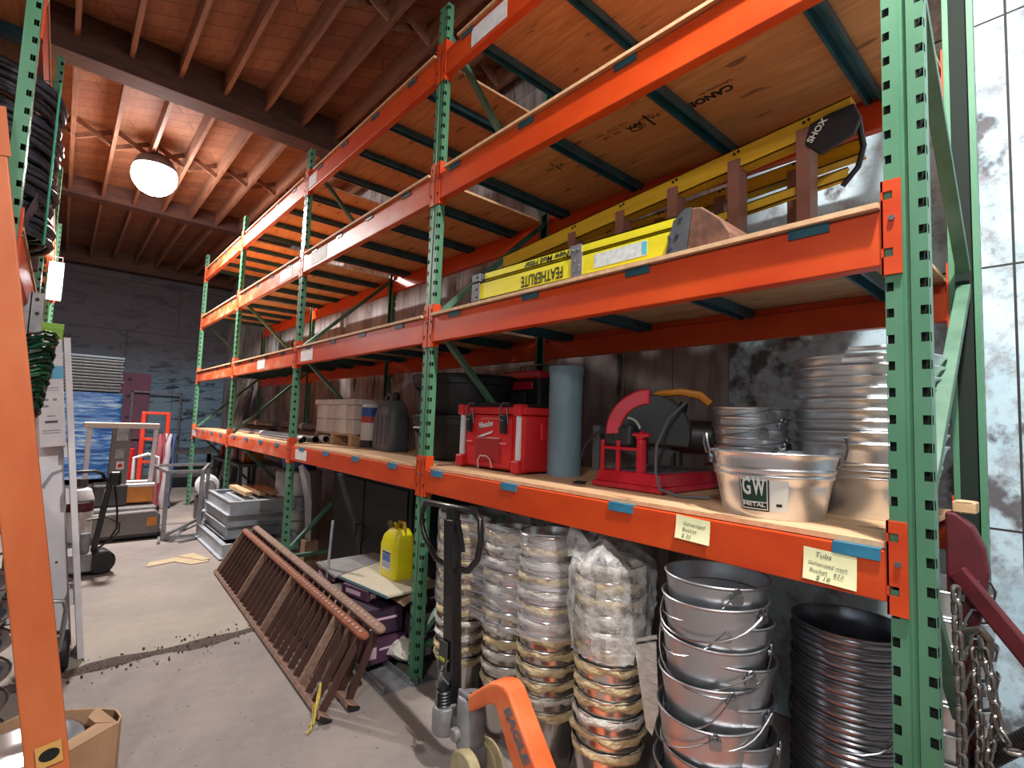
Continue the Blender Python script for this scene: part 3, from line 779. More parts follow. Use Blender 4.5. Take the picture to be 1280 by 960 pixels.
# blue-grey pipe standing on end
M_PIPE = pm('blue_grey_pvc', '#6d8796', '#7d98a6', rough=.35, scale=4)
t = thing('pipe', 'length of thick blue-grey plastic pipe standing on end beside the red cooler', 'pipe', (-1.72, .47, ZL1))
m = MB(); H = .635; m.lathe([(.086, 0), (.098, 0), (.099, .01), (.099, H - .05), (.103, H - .045), (.103, H), (.090, H), (.088, H - .01), (.086, 0)], 40, (-1.72, .47, ZL1)); m.build('wall', M_PIPE, t)
m = MB(); m.lathe([(.02, .0), (.085, .0), (.085, .012), (.02, .012), (.02, 0)], 32, (-1.72, .47, ZL1 + H - .06)); m.build('plug', M_PIPE, t)

# red hard cooler
t = thing('cooler_box', 'red hard cooler box with white corner posts and black latches on the lowest shelf', 'cooler', (-2.11, .4, ZL1))
X0, X1, Y0, Y1, H = -2.44, -1.79, .22, .62, .40
def XZ(y): return frame_m((0, y, ZL1), (1, 0, 0), (0, 0, 1))
m = MB(); m.box(X0 + .05, X1 - .03, Y0 + .02, Y1, ZL1 + .012, ZL1 + H - .06)
m.box(X0 + .1, X1 - .13, Y0 + .004, Y0 + .03, ZL1 + .02, ZL1 + H - .075)
m.build('body', M_RED, t, bevel=.012)
m = MB(); m.box(X0 + .19, X1 - .22, Y0 - .002, Y0 + .008, ZL1 + .05, ZL1 + .2); m.build('front_recess', pm('red_recess', '#9e1116', rough=.5), t, bevel=.006)
m = MB(); m.box(X0 + .03, X1 - .02, Y0 + .012, Y1 + .005, ZL1 + H - .058, ZL1 + H - .012); m.build('lid', M_RED, t, bevel=.01)
m = MB(); m.box(X0 + .08, X1 - .06, Y0 + .03, Y1 - .02, ZL1 + H - .012, ZL1 + H + .006); m.box(X0 + .2, X1 - .2, Y0 + .015, Y1 - .1, ZL1 + H + .004, ZL1 + H + .014); m.build('lid_panel', M_BLK, t, bevel=.006, label='black lid panel')
for x in (X0 + .028, X1 - .075):
    m = MB(); m.cyl((x, Y0 + .02, ZL1 + .075), (x, Y0 + .02, ZL1 + H - .06), .019, n=14); m.build('corner_post', M_WHITE, t, label='white corner post')
    m = MB(); m.box(x - .036, x + .036, Y0 - .012, Y0 + .07, ZL1 + .004, ZL1 + .08); m.build('corner_bumper', M_RED, t, bevel=.012)
    m = MB(); m.box(x - .034, x + .034, Y0 - .010, Y0 + .06, ZL1 + H - .065, ZL1 + H + .004); m.build('corner_bumper', M_RED, t, bevel=.012)
for x in (X0 + .125, X1 - .19):
    m = MB(); m.box(x - .026, x + .026, Y0 - .012, Y0 + .012, ZL1 + H - .17, ZL1 + H - .06); m.box(x - .02, x + .02, Y0 - .02, Y0 - .01, ZL1 + H - .145, ZL1 + H - .09); l = m.build('latch', M_BLK, t, bevel=.005, label='black latch')
    m = MB(); m.tube([(x - .035, Y0 + .002, ZL1 + H - .115), (x - .033, Y0 - .012, ZL1 + H - .02), (x - .03, Y0 + .01, ZL1 + H + .012), (x + .03, Y0 + .01, ZL1 + H + .012), (x + .033, Y0 - .012, ZL1 + H - .02), (x + .035, Y0 + .002, ZL1 + H - .115)], .0045, 6); m.build('latch_wire', M_WIRE, l)
    m = MB(); m.box(x - .03, x + .03, Y0 - .004, Y0 + .004, ZL1 + H - .235, ZL1 + H - .225); m.build('latch_ledge', pm('pink_wear', '#e07a78', rough=.5), t)
m = MB(); m.tube([(X0 + .24, Y0 - .008, ZL1 + .01), (X0 + .235, Y0 - .012, ZL1 + .055), (X0 + .26, Y0 - .014, ZL1 + .085), (X0 + .32, Y0 - .014, ZL1 + .088), (X0 + .355, Y0 - .012, ZL1 + .07), (X0 + .37, Y0 - .008, ZL1 + .02)], .005, 6); m.build('wire_handle', pm('pale_cable', '#d8a9a0', rough=.5), t)
lettering('Milwaukee', .05, frame_m((X0 + .215, Y0 + .0015, ZL1 + H - .158), (1, 0, .16), (-.0, 0, 1)), M_WHITE, t, 'logo', .0006, shear=.35, bold=.001, sx=.66)
m = MB(); m.prism([(.205, H - .198), (.36, H - .155), (.345, H - .172), (.26, H - .196)], 0, .0012, frame_m((X0, Y0 + .0018, ZL1), (1, 0, 0), (0, 0, 1))); m.build('logo', M_WHITE, t)
m = MB(); m.box(X0 + .30, X0 + .42, Y0 + .0005, Y0 + .002, ZL1 + H - .212, ZL1 + H - .198); m.build('logo', pm('logo_pink', '#f0b9b6', rough=.5), t)
m = MB(); m.box(X1 - .045, X1 - .02, Y0 + .15, Y0 + .32, ZL1 + .2, ZL1 + .3); m.build('side_grip', M_RED, t, bevel=.008)

# red chop saw
SX, SY = -1.31, .26
t = thing('chop_saw', 'red and black chop saw with a trailing cord midway along the lowest shelf', 'saw', (-1.1, .5, ZL1))
m = MB(); base_r = [Vector((x, y, ZL1 + z)) for x, y, z in ()]
def slab(m, x0, x1, y0, y1, z0, z1, ins, mi=0):
    a = [(x0, y0), (x1, y0), (x1, y1), (x0, y1)]; b = [(x0 + ins, y0 + ins), (x1 - ins, y0 + ins), (x1 - ins, y1 - ins), (x0 + ins, y1 - ins)]
    m.loft([[Vector((x, y, z0)) for x, y in a], [Vector((x, y, z1)) for x, y in b]], mi, False)
slab(m, -1.335, -.935, .255, .86, ZL1 + .004, ZL1 + .03, .004); slab(m, -1.322, -.948, .268, .85, ZL1 + .03, ZL1 + .085, .014)
m.build('base', M_RED2, t, bevel=.005)
m = MB(); m.box(-1.27, -1.0, .33, .8, ZL1 + .085, ZL1 + .09); m.build('table', M_GUS, t)
m = MB()
for x in (-1.295, -1.2, -1.075): m.box(x - .010, x + .010, .285, .30, ZL1 + .08, ZL1 + .23 if x < -1.1 else ZL1 + .22)
m.box(-1.30, -1.07, .283, .298, ZL1 + .185, ZL1 + .2); m.cyl((-1.08, .31, ZL1 + .08), (-1.08, .31, ZL1 + .24), .024, n=14); m.build('vise_frame', M_RED2, t, bevel=.003)
m = MB(); m.cyl((-1.095, .31, ZL1 + .24), (-1.065, .31, ZL1 + .27), .02, n=10); m.cyl((-1.12, .30, ZL1 + .262), (-1.03, .30, ZL1 + .262), .009, n=8); m.build('vise_crank', M_RED2, t)
# head: guard with the wheel, motor drum
m = MB(); gp = []
for i in range(19):
    a = math.radians(-20 + 215 * i / 18); gp.append((.19 * math.cos(a), .19 * math.sin(a)))
m.prism(gp, -.045, .045, frame_m((-1.10, .42, ZL1 + .27), (.86, .5, 0), (0, 0, 1))); m.build('blade_guard', M_BLK, t, bevel=.012)
m = MB(); ro = [Vector((.215 * math.cos(math.radians(a)), .215 * math.sin(math.radians(a)))) for a in range(92, 190, 7)]; ri = [v * .66 for v in ro]
m.prism([tuple(v) for v in ro] + [tuple(v) for v in reversed(ri)], -.055, .055, frame_m((-1.10, .42, ZL1 + .27), (.86, .5, 0), (0, 0, 1))); m.build('guard_cover', M_RED2, t, bevel=.008)
m = MB(); m.cyl((-1.10, .40, ZL1 + .27), (-1.13, .44, ZL1 + .27), .15, n=28); m.build('abrasive_wheel', pm('wheel_grey', '#3b3b3d', rough=.8), t)
m = MB(); m.cyl((-1.04, .50, ZL1 + .26), (-.78, .66, ZL1 + .26), .082, n=24); m.cyl((-.78, .66, ZL1 + .26), (-.76, .672, ZL1 + .26), .06, n=24); m.build('motor', M_BLK, t, bevel=.006)
m = MB(); m.box(-1.295, -1.13, .295, .42, ZL1 + .2, ZL1 + .31); m.build('belt_cover', pm('dark_grey_plastic', '#2d3033', rough=.4), t, bevel=.02)
m = MB(); hp = [(-1.15, .42, ZL1 + .43), (-1.08, .45, ZL1 + .465), (-.98, .48, ZL1 + .475), (-.90, .52, ZL1 + .46), (-.86, .54, ZL1 + .42)]
m.tube(hp, [.012, .017, .018, .02, .018], 8); m.build('handle', pm('orange_yellow_plastic', '#b87412', rough=.5), t, label='ochre yellow handle')
m = MB(); m.tube([(-1.0, .5, ZL1 + .12), (-1.0, .5, ZL1 + .3), (-.96, .48, ZL1 + .42)], .022, 8); m.build('arm', M_BLK, t)
m = MB(); m.box(-1.37, -1.325, .30, .345, ZL1 + .07, ZL1 + .3); m.build('side_guard', pm('grey_plastic', '#46484c', rough=.5), t, bevel=.004)
m = MB(); cd = [(-.93, .44, ZL1 + .42), (-.97, .36, ZL1 + .34), (-.985, .29, ZL1 + .22), (-.965, .255, ZL1 + .1), (-.93, .235, ZL1 + .03), (-.86, .26, ZL1 + .008), (-.75, .33, ZL1 + .008)]
m.tube(cd, .0065, 8); m.build('cord', pm('grey_cord', '#5b5d60', rough=.5), t)
m = MB(); m.tube([(-1.16, .36, ZL1 + .33), (-1.22, .30, ZL1 + .31), (-1.32, .27, ZL1 + .26), (-1.38, .25, ZL1 + .19), (-1.40, .25, ZL1 + .13)], .006, 8); m.tube([(-1.36, .24, ZL1 + .006), (-1.42, .22, ZL1 + .006), (-1.44, .27, ZL1 + .006), (-1.40, .3, ZL1 + .006)], .005, 6); m.build('cord', M_BLK, t)
m = MB(); m.tube(arc((-1.15, .30, ZL1 + .27), .07, .3, 1.6, 8), .006, 8); m.build('cord', pm('pale_cord', '#9fa5a6', rough=.4), t)
m = MB(); m.box(-.86, -.80, .70, .84, ZL1 + .08, ZL1 + .2); m.prism([(-.98, .12), (-.80, .12), (-.80, .2), (-.86, .2)], -.02, .02, frame_m((0, .72, ZL1), (1, 0, 0), (0, 0, 1))); m.build('fence', pm('dark_red_enamel', '#511a1e', rough=.5), t, bevel=.004)

# dark wash tubs / cases at the back of the shelf around the next post
M_BLKR = pm('black_rubber', '#17171a', '#232327', rough=.55, scale=8)
for (x, y, z, r, h, lab) in ((-2.95, .66, ZL1, .42, .32, 'large round black plastic tub, lower of the pair behind the rack post'), (-2.95, .66, ZL1 + .322, .43, .30, 'large round black plastic tub, upper of the pair behind the rack post')):
    t = thing('plastic_tub', lab, 'tub', (x, y, z)); m = MB()
    m.lathe([(.01, 0), (r * .86, 0), (r * .9, .02), (r * .97, h * .8), (r * 1.0, h * .82), (r * 1.01, h), (r * .96, h), (r * .95, h * .84), (r * .86, .02), (.01, .02)], 40, (x, y, z)); m.build('body', M_BLKR, t)
    m = MB(); m.tube(arc((x, y, z + h), r, 0, 2 * PI, 40, (1, 0, 0), (0, 1, 0))[:-1], .014, 8, True); m.build('rim', M_BLKR, t)
    m = MB(); m.tube([(x + .15, y - r * .95, z + h * .6), (x + .15, y - r - .03, z + h * .72), (x + .0, y - r - .05, z + h * .72), (x, y - r * 1.0, z + h * .6)], .012, 6); m.build('handle', M_BLKR, t)
# red and black tool case on end behind the cooler
t = thing('tool_case', 'black and red tool case standing at the back of the shelf behind the blue-grey pipe', 'case', (-2.47, .92, ZL1))
m = MB(); m.box(-2.68, -2.28, .80, 1.0, ZL1, ZL1 + .64); m.build('body', M_BLK, t, bevel=.02)
m = MB(); m.box(-2.68, -2.28, .785, 1.0, ZL1 + .62, ZL1 + .68); m.build('lid', M_RED2, t, bevel=.012)
m = MB(); m.box(-2.62, -2.34, .78, .80, ZL1 + .54, ZL1 + .60); m.build('band', M_RED2, t, bevel=.006)
m = MB(); m.box(-2.60, -2.40, .775, .80, ZL1 + .40, ZL1 + .52); m.build('panel', pm('slate_plastic', '#2a2e34', rough=.5), t, bevel=.004)
m = MB(); m.tube([(-2.60, .9, ZL1 + .68), (-2.60, .9, ZL1 + .73), (-2.30, .9, ZL1 + .735), (-2.27, .9, ZL1 + .70), (-2.22, .9, ZL1 + .5)], .007, 6); m.build('handle', M_WIRE, t)

# ================================================================== LOWEST SHELF, NEXT BAYS
M_PALW = m_wood('pallet_wood', '#a98661', '#c5a27a', '#d8b890', (1, 6, 6), 4)
M_CART = pm('white_carton', '#d6cdc6', '#c3b8b0', rough=.7, scale=6)
t = thing('wood_pallet', 'small wooden pallet under the white cartons on the lowest shelf', 'pallet', (-5.05, .75, ZL1))
px0, px1, py0, py1 = -5.5, -4.5, .42, .98
for y in (py0 + .03, (py0 + py1) / 2, py1 - .03): m = MB(); m.box(px0, px1, y - .03, y + .03, ZL1 + .1, ZL1 + .115); m.build('deck_board', M_PALW, t)
for x in (px0 + .05, (px0 + px1) / 2, px1 - .05): m = MB(); m.box(x - .045, x + .045, py0, py1, ZL1 + .012, ZL1 + .1); m.build('runner', M_PALW, t); m = MB(); m.box(x - .05, x + .05, py0, py1, ZL1, ZL1 + .012); m.build('bottom_board', M_PALW, t)
k = 0
for iz, zz in enumerate((ZL1 + .116, ZL1 + .266)):
    for ix, xx in enumerate((px0 + .01, px0 + .505)):
        t = thing('carton', 'white carton on the small pallet, %s course, %s' % (('lower', 'upper')[iz], ('end away from the grey can', 'end beside the grey can')[ix]), 'carton', (xx + .24, .7, zz), 'white cartons on the small pallet')
        m = MB(); m.box(xx, xx + .485, py0 + .01, py1 - .01, zz, zz + .146); m.build('box', M_CART, t, bevel=.006)
        m = MB(); m.box(xx + .18, xx + .30, py0 + .0085, py0 + .0105, zz, zz + .146); m.box(xx + .18, xx + .3, py0 + .01, py1 - .01, zz + .145, zz + .1475); m.build('tape', pm('packing_tape', '#e3dfdc', rough=.25), t)
t = thing('carton', 'carton lid tray capping the white cartons on the small pallet', 'carton', (-5.0, .7, ZL1 + .415)); m = MB(); m.box(px0 - .01, px1 + .01, py0 - .01, py1, ZL1 + .414, ZL1 + .47); m.build('tray', M_CART, t, bevel=.005)
m = MB(); m.box(px0 + .2, px0 + .6, py0 + .1, py1 - .1, ZL1 + .47, ZL1 + .473); m.build('tape', pm('packing_tape', '#e3dfdc', rough=.25), t)
t = thing('paint_can', 'small blue, red and white printed tin beside the white cartons', 'tin', (-4.40, .55, ZL1))
m = MB(); m.lathe([(.01, 0), (.085, 0), (.085, .40), (.075, .42), (.01, .42)], 24, (-4.40, .55, ZL1)); m.build('body', pm('tin_white', '#c8c2bb', rough=.5), t)
for nm, z0, z1, c in (('blue_band', .30, .39, '#2a4c8c'), ('red_band', .24, .30, '#b03a30'), ('black_base', .0, .07, '#1d1d20')):
    m = MB(); m.lathe([(.0862, z0), (.0862, z1)], 24, (-4.40, .55, ZL1)); m.build(nm, pm(nm, c, rough=.4), t)
# dark grey jerrycan
t = thing('jerrycan', 'charcoal plastic jerrycan leaning upright between the cartons and the black tubs', 'jerrycan', (-3.87, .5, ZL1))
M_CHAR = pm('charcoal_plastic', '#3e4044', '#55575b', rough=.5, scale=5)
rings = []
for z, w, d, r in ((0, .34, .20, .05), (.02, .37, .22, .06), (.28, .36, .22, .07), (.37, .32, .2, .08), (.43, .2, .14, .06), (.455, .12, .1, .04)):
    rings.append([Vector((-3.87 + x + (.03 if z > .4 else 0), .50 + y, ZL1 + z)) for x, y in rrect(w, d, r, 4)])
m = MB(); m.loft(rings); m.build('body', M_CHAR, t)
for dx in (-.08, .0, .08): m = MB(); m.box(-3.87 + dx - .02, -3.87 + dx + .02, .384, .394, ZL1 + .06, ZL1 + .32); m.build('moulded_rib', pm('grey_rib_plastic', '#5a5c61', rough=.5), t, bevel=.004)
m = MB(); m.cyl((-3.82, .5, ZL1 + .45), (-3.80, .5, ZL1 + .52), .035, n=14); m.build('cap', M_BLK, t)
m = MB(); m.tube([(-3.98, .5, ZL1 + .40), (-4.0, .5, ZL1 + .48), (-3.93, .5, ZL1 + .52), (-3.86, .5, ZL1 + .46)], .014, 8); m.build('handle', M_CHAR, t)
# bundle of pipes and bars lying on the third bay
M_BRP = pm('brown_pipe', '#5b4a4b', '#6f5d5c', rough=.5, scale=6); M_DKP = pm('dark_pipe', '#262426', '#38363a', rough=.45, scale=6); M_SVP = pm('silver_pipe', '#a3a4a8', rough=.3, metal=.9)
rr = random.Random(9); k = 0
PIPES = [(-6.9, -5.05, .62, .05, M_BRP, 'brown'), (-7.1, -5.2, .50, .05, M_BRP, 'brown'), (-6.7, -5.1, .40, .042, M_BRP, 'brown'), (-7.0, -5.15, .305, .035, M_DKP, 'black'), (-6.8, -5.25, .22, .032, M_DKP, 'black'), (-6.6, -5.1, .14, .025, M_SVP, 'bare metal'),
         (-8.9, -7.2, .55, .05, M_BRP, 'brown'), (-8.7, -7.0, .42, .045, M_BRP, 'brown'), (-8.8, -6.95, .3, .03, M_SVP, 'bare metal')]
ordw = ['by the wall', 'second from the wall', 'third from the wall', 'fourth from the wall', 'fifth from the wall', 'at the shelf edge', 'by the wall', 'in the middle', 'at the shelf edge']
for i, (xa, xb, y, r, mt, cw) in enumerate(PIPES):
    z = ZL1 + r; t = thing('pipe', '%s pipe of the %s bundle lying on the lowest shelf, %s' % (cw, ('nearer', 'farther')[i > 5], ordw[i]), 'pipe', ((xa + xb) / 2, y, ZL1), 'pipes lying on the lowest shelf')
    m = MB(); A = Vector((xa, y + .02, z)); B = Vector((xb, y, z)); d = (B - A).normalized()
    M = frame_m(A, d.cross(Vector((0, 0, 1))) * -1, (0, 0, 1)); L = (B - A).length
    M = Matrix((d.orthogonal().normalized(), d.cross(d.orthogonal().normalized()), d)).transposed().to_4x4(); M.translation = A
    m.lathe([(r, 0), (r, L), (r * .82, L), (r * .82, 0), (r, 0)], 16, M=M); m.build('tube', mt, t)
    e = MB(); e.lathe([(r * 1.12, 0), (r * 1.12, .12), (r * .84, .121)], 16, M=Matrix.Translation(B - d * .12) @ M.to_3x3().to_4x4()); e.build('coupling', M_DKP if i % 2 else pm('pale_sleeve', '#c9c3c2', rough=.5), t)
for i, (xa, y) in enumerate(((-7.3, .76), (-9.0, .72))):
    t = thing('pipe', 'brown pipe lying on top of the %s bundle on the lowest shelf' % ('nearer', 'farther')[i], 'pipe', (xa, y, ZL1 + .1), 'pipes lying on the lowest shelf')
    y = (.56, .485)[i]
    m = MB(); m.cyl((xa + .3, y, ZL1 + .145), (xa + 1.9, y, ZL1 + .14), .045, n=16); m.build('tube', M_BRP, t); m = MB(); m.cyl((xa + 1.0, y, ZL1 + .143), (xa + 1.1, y, ZL1 + .143), .0475, n=16); m.build('tape', pm('pale_sleeve', '#c9c3c2', rough=.5), t)
# ================================================================== NESTED PAILS UNDER THE LADDER BAY
def m_paper(name, c1, c2):
    k = NT(name); v = k.coord((1, 1, 2)); f = k.noise(v, 18, 5, .6, 1.0)
    k.base(k.ramp(f, [(.35, c1), (.65, c2)])); k.set(Roughness=.75); k.bump(k.noise(v, 22, 5, .6, 1.5), .9, .02); return k.m
M_PAPER = m_paper('tan_tissue', '#c8ae7e', '#e4d3ab'); M_PAPERW = m_paper('white_tissue', '#d3ccc0', '#e8e4dc')
def m_film(name, alpha_lo, alpha_hi, stretch, scale, tint, rot=(0, 0, 0)):
    k = NT(name); v = k.coord(stretch, rot=rot); f = k.noise(v, scale, 5, .65)
    k.base(tint); k.set(Roughness=.18); k.b.inputs['Specular IOR Level'].default_value = .8
    k.b.inputs['Alpha'].default_value = 1; k.set(Alpha=k.ramp(f, [(.38, alpha_lo), (.62, alpha_hi)]))
    k.bump(f, .8, .02); return k.m
M_FILM = m_film('stretch_film_clear', .06, .5, (3, 3, 30), 1.0, '#cfd0d8', (.35, .3, 0)); M_BAG = m_film('clear_bag', .12, .7, (1, 1, 1), 11, '#dcdcda')

PR, PB, PHT = .150, .118, .30
def wrap_mesh(seed):
    r0 = random.Random(seed); n = 44; ph = [r0.uniform(0, 6.28) for _ in range(6)]
    prof = []; m = MB()
    zs = [-.046, -.041, -.033, -.024, -.014, -.006, .0]
    vs = []
    bul = [(r0.uniform(0, 6.28), r0.uniform(.15, .4), r0.uniform(.004, .016)) for _ in range(3)]
    for i, z in enumerate(zs):
        for k in range(n):
            a = 2 * PI * k / n
            rr = PR - .001 - (.010, .004, .001, 0, 0, 0, 0)[i] + .004 * math.sin(PI * i / 6.) + .0025 * math.sin(9 * a + ph[0] + i) + .002 * math.sin(17 * a + ph[1] - i * 1.3) + r0.uniform(-.0015, .0015)
            for (ba, bw, bh) in bul:
                da = (a - ba + PI) % (2 * PI) - PI
                rr += bh * math.exp(-(da / bw) ** 2) * math.sin(PI * (i + .5) / 7)
            zz = z + .007 * math.sin(3 * a + ph[2]) * (1 - i / 6) + .006 * math.sin(7 * a + ph[3]) * (1 - i / 6)
            vs.append((rr * math.cos(a), rr * math.sin(a), PHT + zz))
    fs = []
    for i in range(len(zs) - 1):
        for k in range(n): fs.append((i * n + k, i * n + (k + 1) % n, (i + 1) * n + (k + 1) % n, (i + 1) * n + k))
    m.add(vs, fs, 0, True); return m
variants = []
for s in range(6):
    t = thing('steel_pail', '', 'pail', (0, 0, 0)); m = MB(); m.lathe(pail_profile(PR, PB, PHT, .004), 40); m.build('body', M_TINMET, t)
    m = wrap_mesh(s); m.build('paper_wrap', M_PAPER if s % 3 else M_PAPERW, t, fix=False, label='crumpled tissue paper round the rim')
    variants.append([t, False])
ORD = ['topmost', 'second', 'third', 'fourth', 'fifth', 'sixth', 'seventh', 'eighth', 'ninth', 'tenth', 'eleventh', 'bottom']
COLS = [(-2.15, .10, 'under the black pump handle loop'), (-1.79, .16, 'just right of the black pump handle'), (-1.463, .113, 'with the open top beside the bagged stack'), (-1.091, .114, 'covered by the crumpled clear bag')]
COLS = [(-2.15, .10, 'beside the green post, behind the pump handle'), (-1.79, .16, 'between the pump handle and the open-topped stack'), (-1.463, .113, 'with an open unwrapped top'), (-1.091, .114, 'hooded by the crumpled clear bag')]
rr = random.Random(21); NPL = 12; PP = .0675
for ci, (cx, cy, lab) in enumerate(COLS):
    for k_ in range(NPL):
        v = variants[rr.randrange(6)]
        if not v[1]: o = v[0]; v[1] = True
        else: o = dup(v[0])
        put(o, (cx + rr.uniform(-.003, .003), cy + rr.uniform(-.003, .003), PP * (NPL - 1 - k_)), rz=rr.uniform(0, 6.28))
        o['label'] = '%s paper-wrapped pail of the stack %s' % (ORD[k_], lab); o['group'] = 'paper-wrapped pails in four nested stacks'
for v in variants:
    if not v[1]: v[0].location = (-1.2, .9, 0)
# the open top pail of the third stack and the paper crown over the second
ztop = PHT + PP * (NPL - 1)
t = make_pail('steel_pail', 'open unwrapped steel pail crowning the stack beside the bagged one', 'pail', PR, PB, PHT, M_TINMET, ears='bail', ear_a=.5, bail_tilt=-.5, n=40)
put(t, (-1.463, .113, PP * NPL - .02))
# stretch film wound round the first three stacks
def hull_loop(circs, r, n=40):
    pts = []
    for k in range(n):
        a = 2 * PI * k / n; d = Vector((math.cos(a), math.sin(a)))
        b = max(circs, key=lambda c: c[0] * d.x + c[1] * d.y); pts.append((b[0] + r * d.x, b[1] + r * d.y))
    return pts
lp = hull_loop([c[:2] for c in COLS[:3]], .166, 60)
m = MB(); rr = random.Random(2); rows = []
for i in range(13):
    z = .60 + .50 * i / 12
    rows.append([Vector((x + rr.uniform(-.003, .003), y + rr.uniform(-.003, .003), z + .05 * (x + 1.8) * (1 if i in (0,) else .3))) for x, y in lp])
m.loft(rows, cap=False); o = m.build('stretch_film', M_FILM, fix=False); tag(o, 'clear stretch film wound around the three paper-wrapped pail stacks', 'plastic film')
# crumpled bag over the fourth stack
m = MB(); rr = random.Random(8); rings = []; n = 56
ph = [rr.uniform(0, 6.28) for _ in range(8)]
for i in range(22):
    u = i / 21; z = .66 + u * .47
    ring = []
    for k in range(n):
        a = 2 * PI * k / n
        r = .163 + .012 * math.sin(5 * a + ph[0] + 5 * u) * u + .007 * math.sin(11 * a + ph[1] - 7 * u) + .006 * math.sin(19 * a + ph[2] + 9 * u) + .02 * math.sin(PI * u) + rr.uniform(-.004, .004)
        if u > .78: r *= 1 - ((u - .78) / .22) ** 2 * .82
        dz = .03 * math.sin(3 * a + ph[3]) * u + rr.uniform(-.005, .005)
        ring.append(Vector((-1.091 + r * math.cos(a) - (.05 * max(0, u - .8) * 5), .114 + r * math.sin(a), z + dz)))
    rings.append(ring)
m.loft(rings); t = thing('plastic_bag', 'crumpled clear plastic bag pulled over the top of the fourth pail stack', 'bag', (-1.09, .11, .66)); m.build('bag_skin', M_BAG, t, fix=False)
m = MB(); base = Vector((-1.22, .06, 1.03)); rings = []
for i in range(8):
    u = i / 7; r = .07 * (1 - u) + .012; c = base + Vector((-.045 * u, -.01 * u, .15 * u))
    rings.append([c + Vector((r * math.cos(a) * (1 + .3 * math.sin(4 * a + u * 3)), r * .7 * math.sin(a), .01 * math.sin(3 * a))) for a in [2 * PI * k / 16 for k in range(16)]])
m.loft(rings); m.build('twisted_corner', M_BAG, t, fix=False)
t = thing('paper_sheet', 'pale torn paper tail hanging beside the bagged pail stack', 'paper', (-.92, .08, .4))
m = MB(); A = frame_m((-.92, .06, .42), (1, .2, 0), (0, 0, 1)); m.prism([(-.005, .32), (.085, .36), (.10, .1), (.075, 0), (.05, .02)], -.002, .002, A); m.build('sheet', M_PAPERW, t)
m = MB(); m.prism([(-.01, .33), (.09, .37), (.085, .385), (-.005, .345)], -.006, .0, A); m.build('fold', M_PAPERW, t)

# galvanized pails with wire bails
rr = random.Random(31); ORD2 = ['topmost', 'second', 'third', 'fourth', 'fifth', 'sixth', 'seventh', 'eighth', 'ninth', 'tenth', 'eleventh', 'bottom']
base_p = None; NP5 = 13
tilts = [(0, 0), (.03, -.02), (-.05, .03), (.05, .03), (-.07, .04), (.06, -.04), (-.05, .05), (.05, .0), (-.06, .02), (.03, .0), (.05, -.03), (-.04, .02), (0, 0)]
for k_ in range(NP5):
    side = (1, -1, 1, 1, -1)[k_ % 5]
    t = make_pail('galvanized_pail', '%s bail-handled galvanized pail of the leaning stack below the first sticky note' % (ORD2 + ['bottom'])[k_ if k_ < 11 else k_ if k_ == 12 else 11].replace('bottom', 'bottom' if k_ == 12 else 'twelfth'), 'pail', .178, .138, .33, M_GALV2, ring=None, ears='bail', ear_a=(-.75, -.1, -1.0, .3, -.6)[k_ % 5], bail_tilt=(-.85, -.6, -.95)[k_ % 3], n=44, group='galvanized pails nested below the first sticky note', grip=k_ in (4, 8), bail_side=-1)
    put(t, (-.594 + .010 * math.sin(k_ * 1.7), .077 + .008 * math.cos(k_ * 2.3), .768 * (1 - k_ / (NP5 - 1.0)) + .004), rx=tilts[k_][0], ry=tilts[k_][1])
# dark shallow pans
dk = None; NP6 = 20
for k_ in range(NP6):
    if dk is None:
        dk = [make_pail('dark_pail', '', 'pail', .172, .140, .24, M_DKMET, ring=.80, ears='none', ear_a=1.9, n=44, group='dark steel pails nested tightly by the end post'),
              make_pail('dark_pail', '', 'pail', .172, .140, .24, M_DKMET, ring=.80, ears='bail', ear_a=-.35, bail_tilt=-1.05, n=44, group='dark steel pails nested tightly by the end post', bail_side=-1)]
        used = [False, False]
    wh = 1 if k_ in (5, 12) else 0
    o = dup(dk[wh]) if used[wh] else dk[wh]; used[wh] = True
    rr2 = random.Random(k_)
    put(o, (-.249 + rr2.uniform(-.003, .003), .344 + rr2.uniform(-.003, .003), (.741 - .004) * (1 - k_ / (NP6 - 1.)) + .004), rz=rr2.uniform(-.15, .15))
    o['label'] = 'dark steel pail, %s in the tight nested stack by the end post' % (ORD2[k_] if k_ < 11 else ['twelfth', 'thirteenth', 'fourteenth', 'fifteenth', 'sixteenth', 'seventeenth', 'eighteenth', 'nineteenth', 'bottom'][k_ - 11])
br = None
for k_ in range(9):
    if br is None: br = make_pail('bright_pail', '', 'pail', .15, .12, .26, M_GALV, ears='drop', ear_a=-.8, n=36, group='bright pails nested behind the dark pails'); o = br
    else: o = dup(br)
    put(o, (-.06, .80, (1.08 - .26) - .1 * k_ * .98), rz=0); o['label'] = '%s bright pail of the stack half hidden behind the dark pails' % ORD2[k_] if k_ < 8 else 'bottom bright pail of the stack half hidden behind the dark pails'

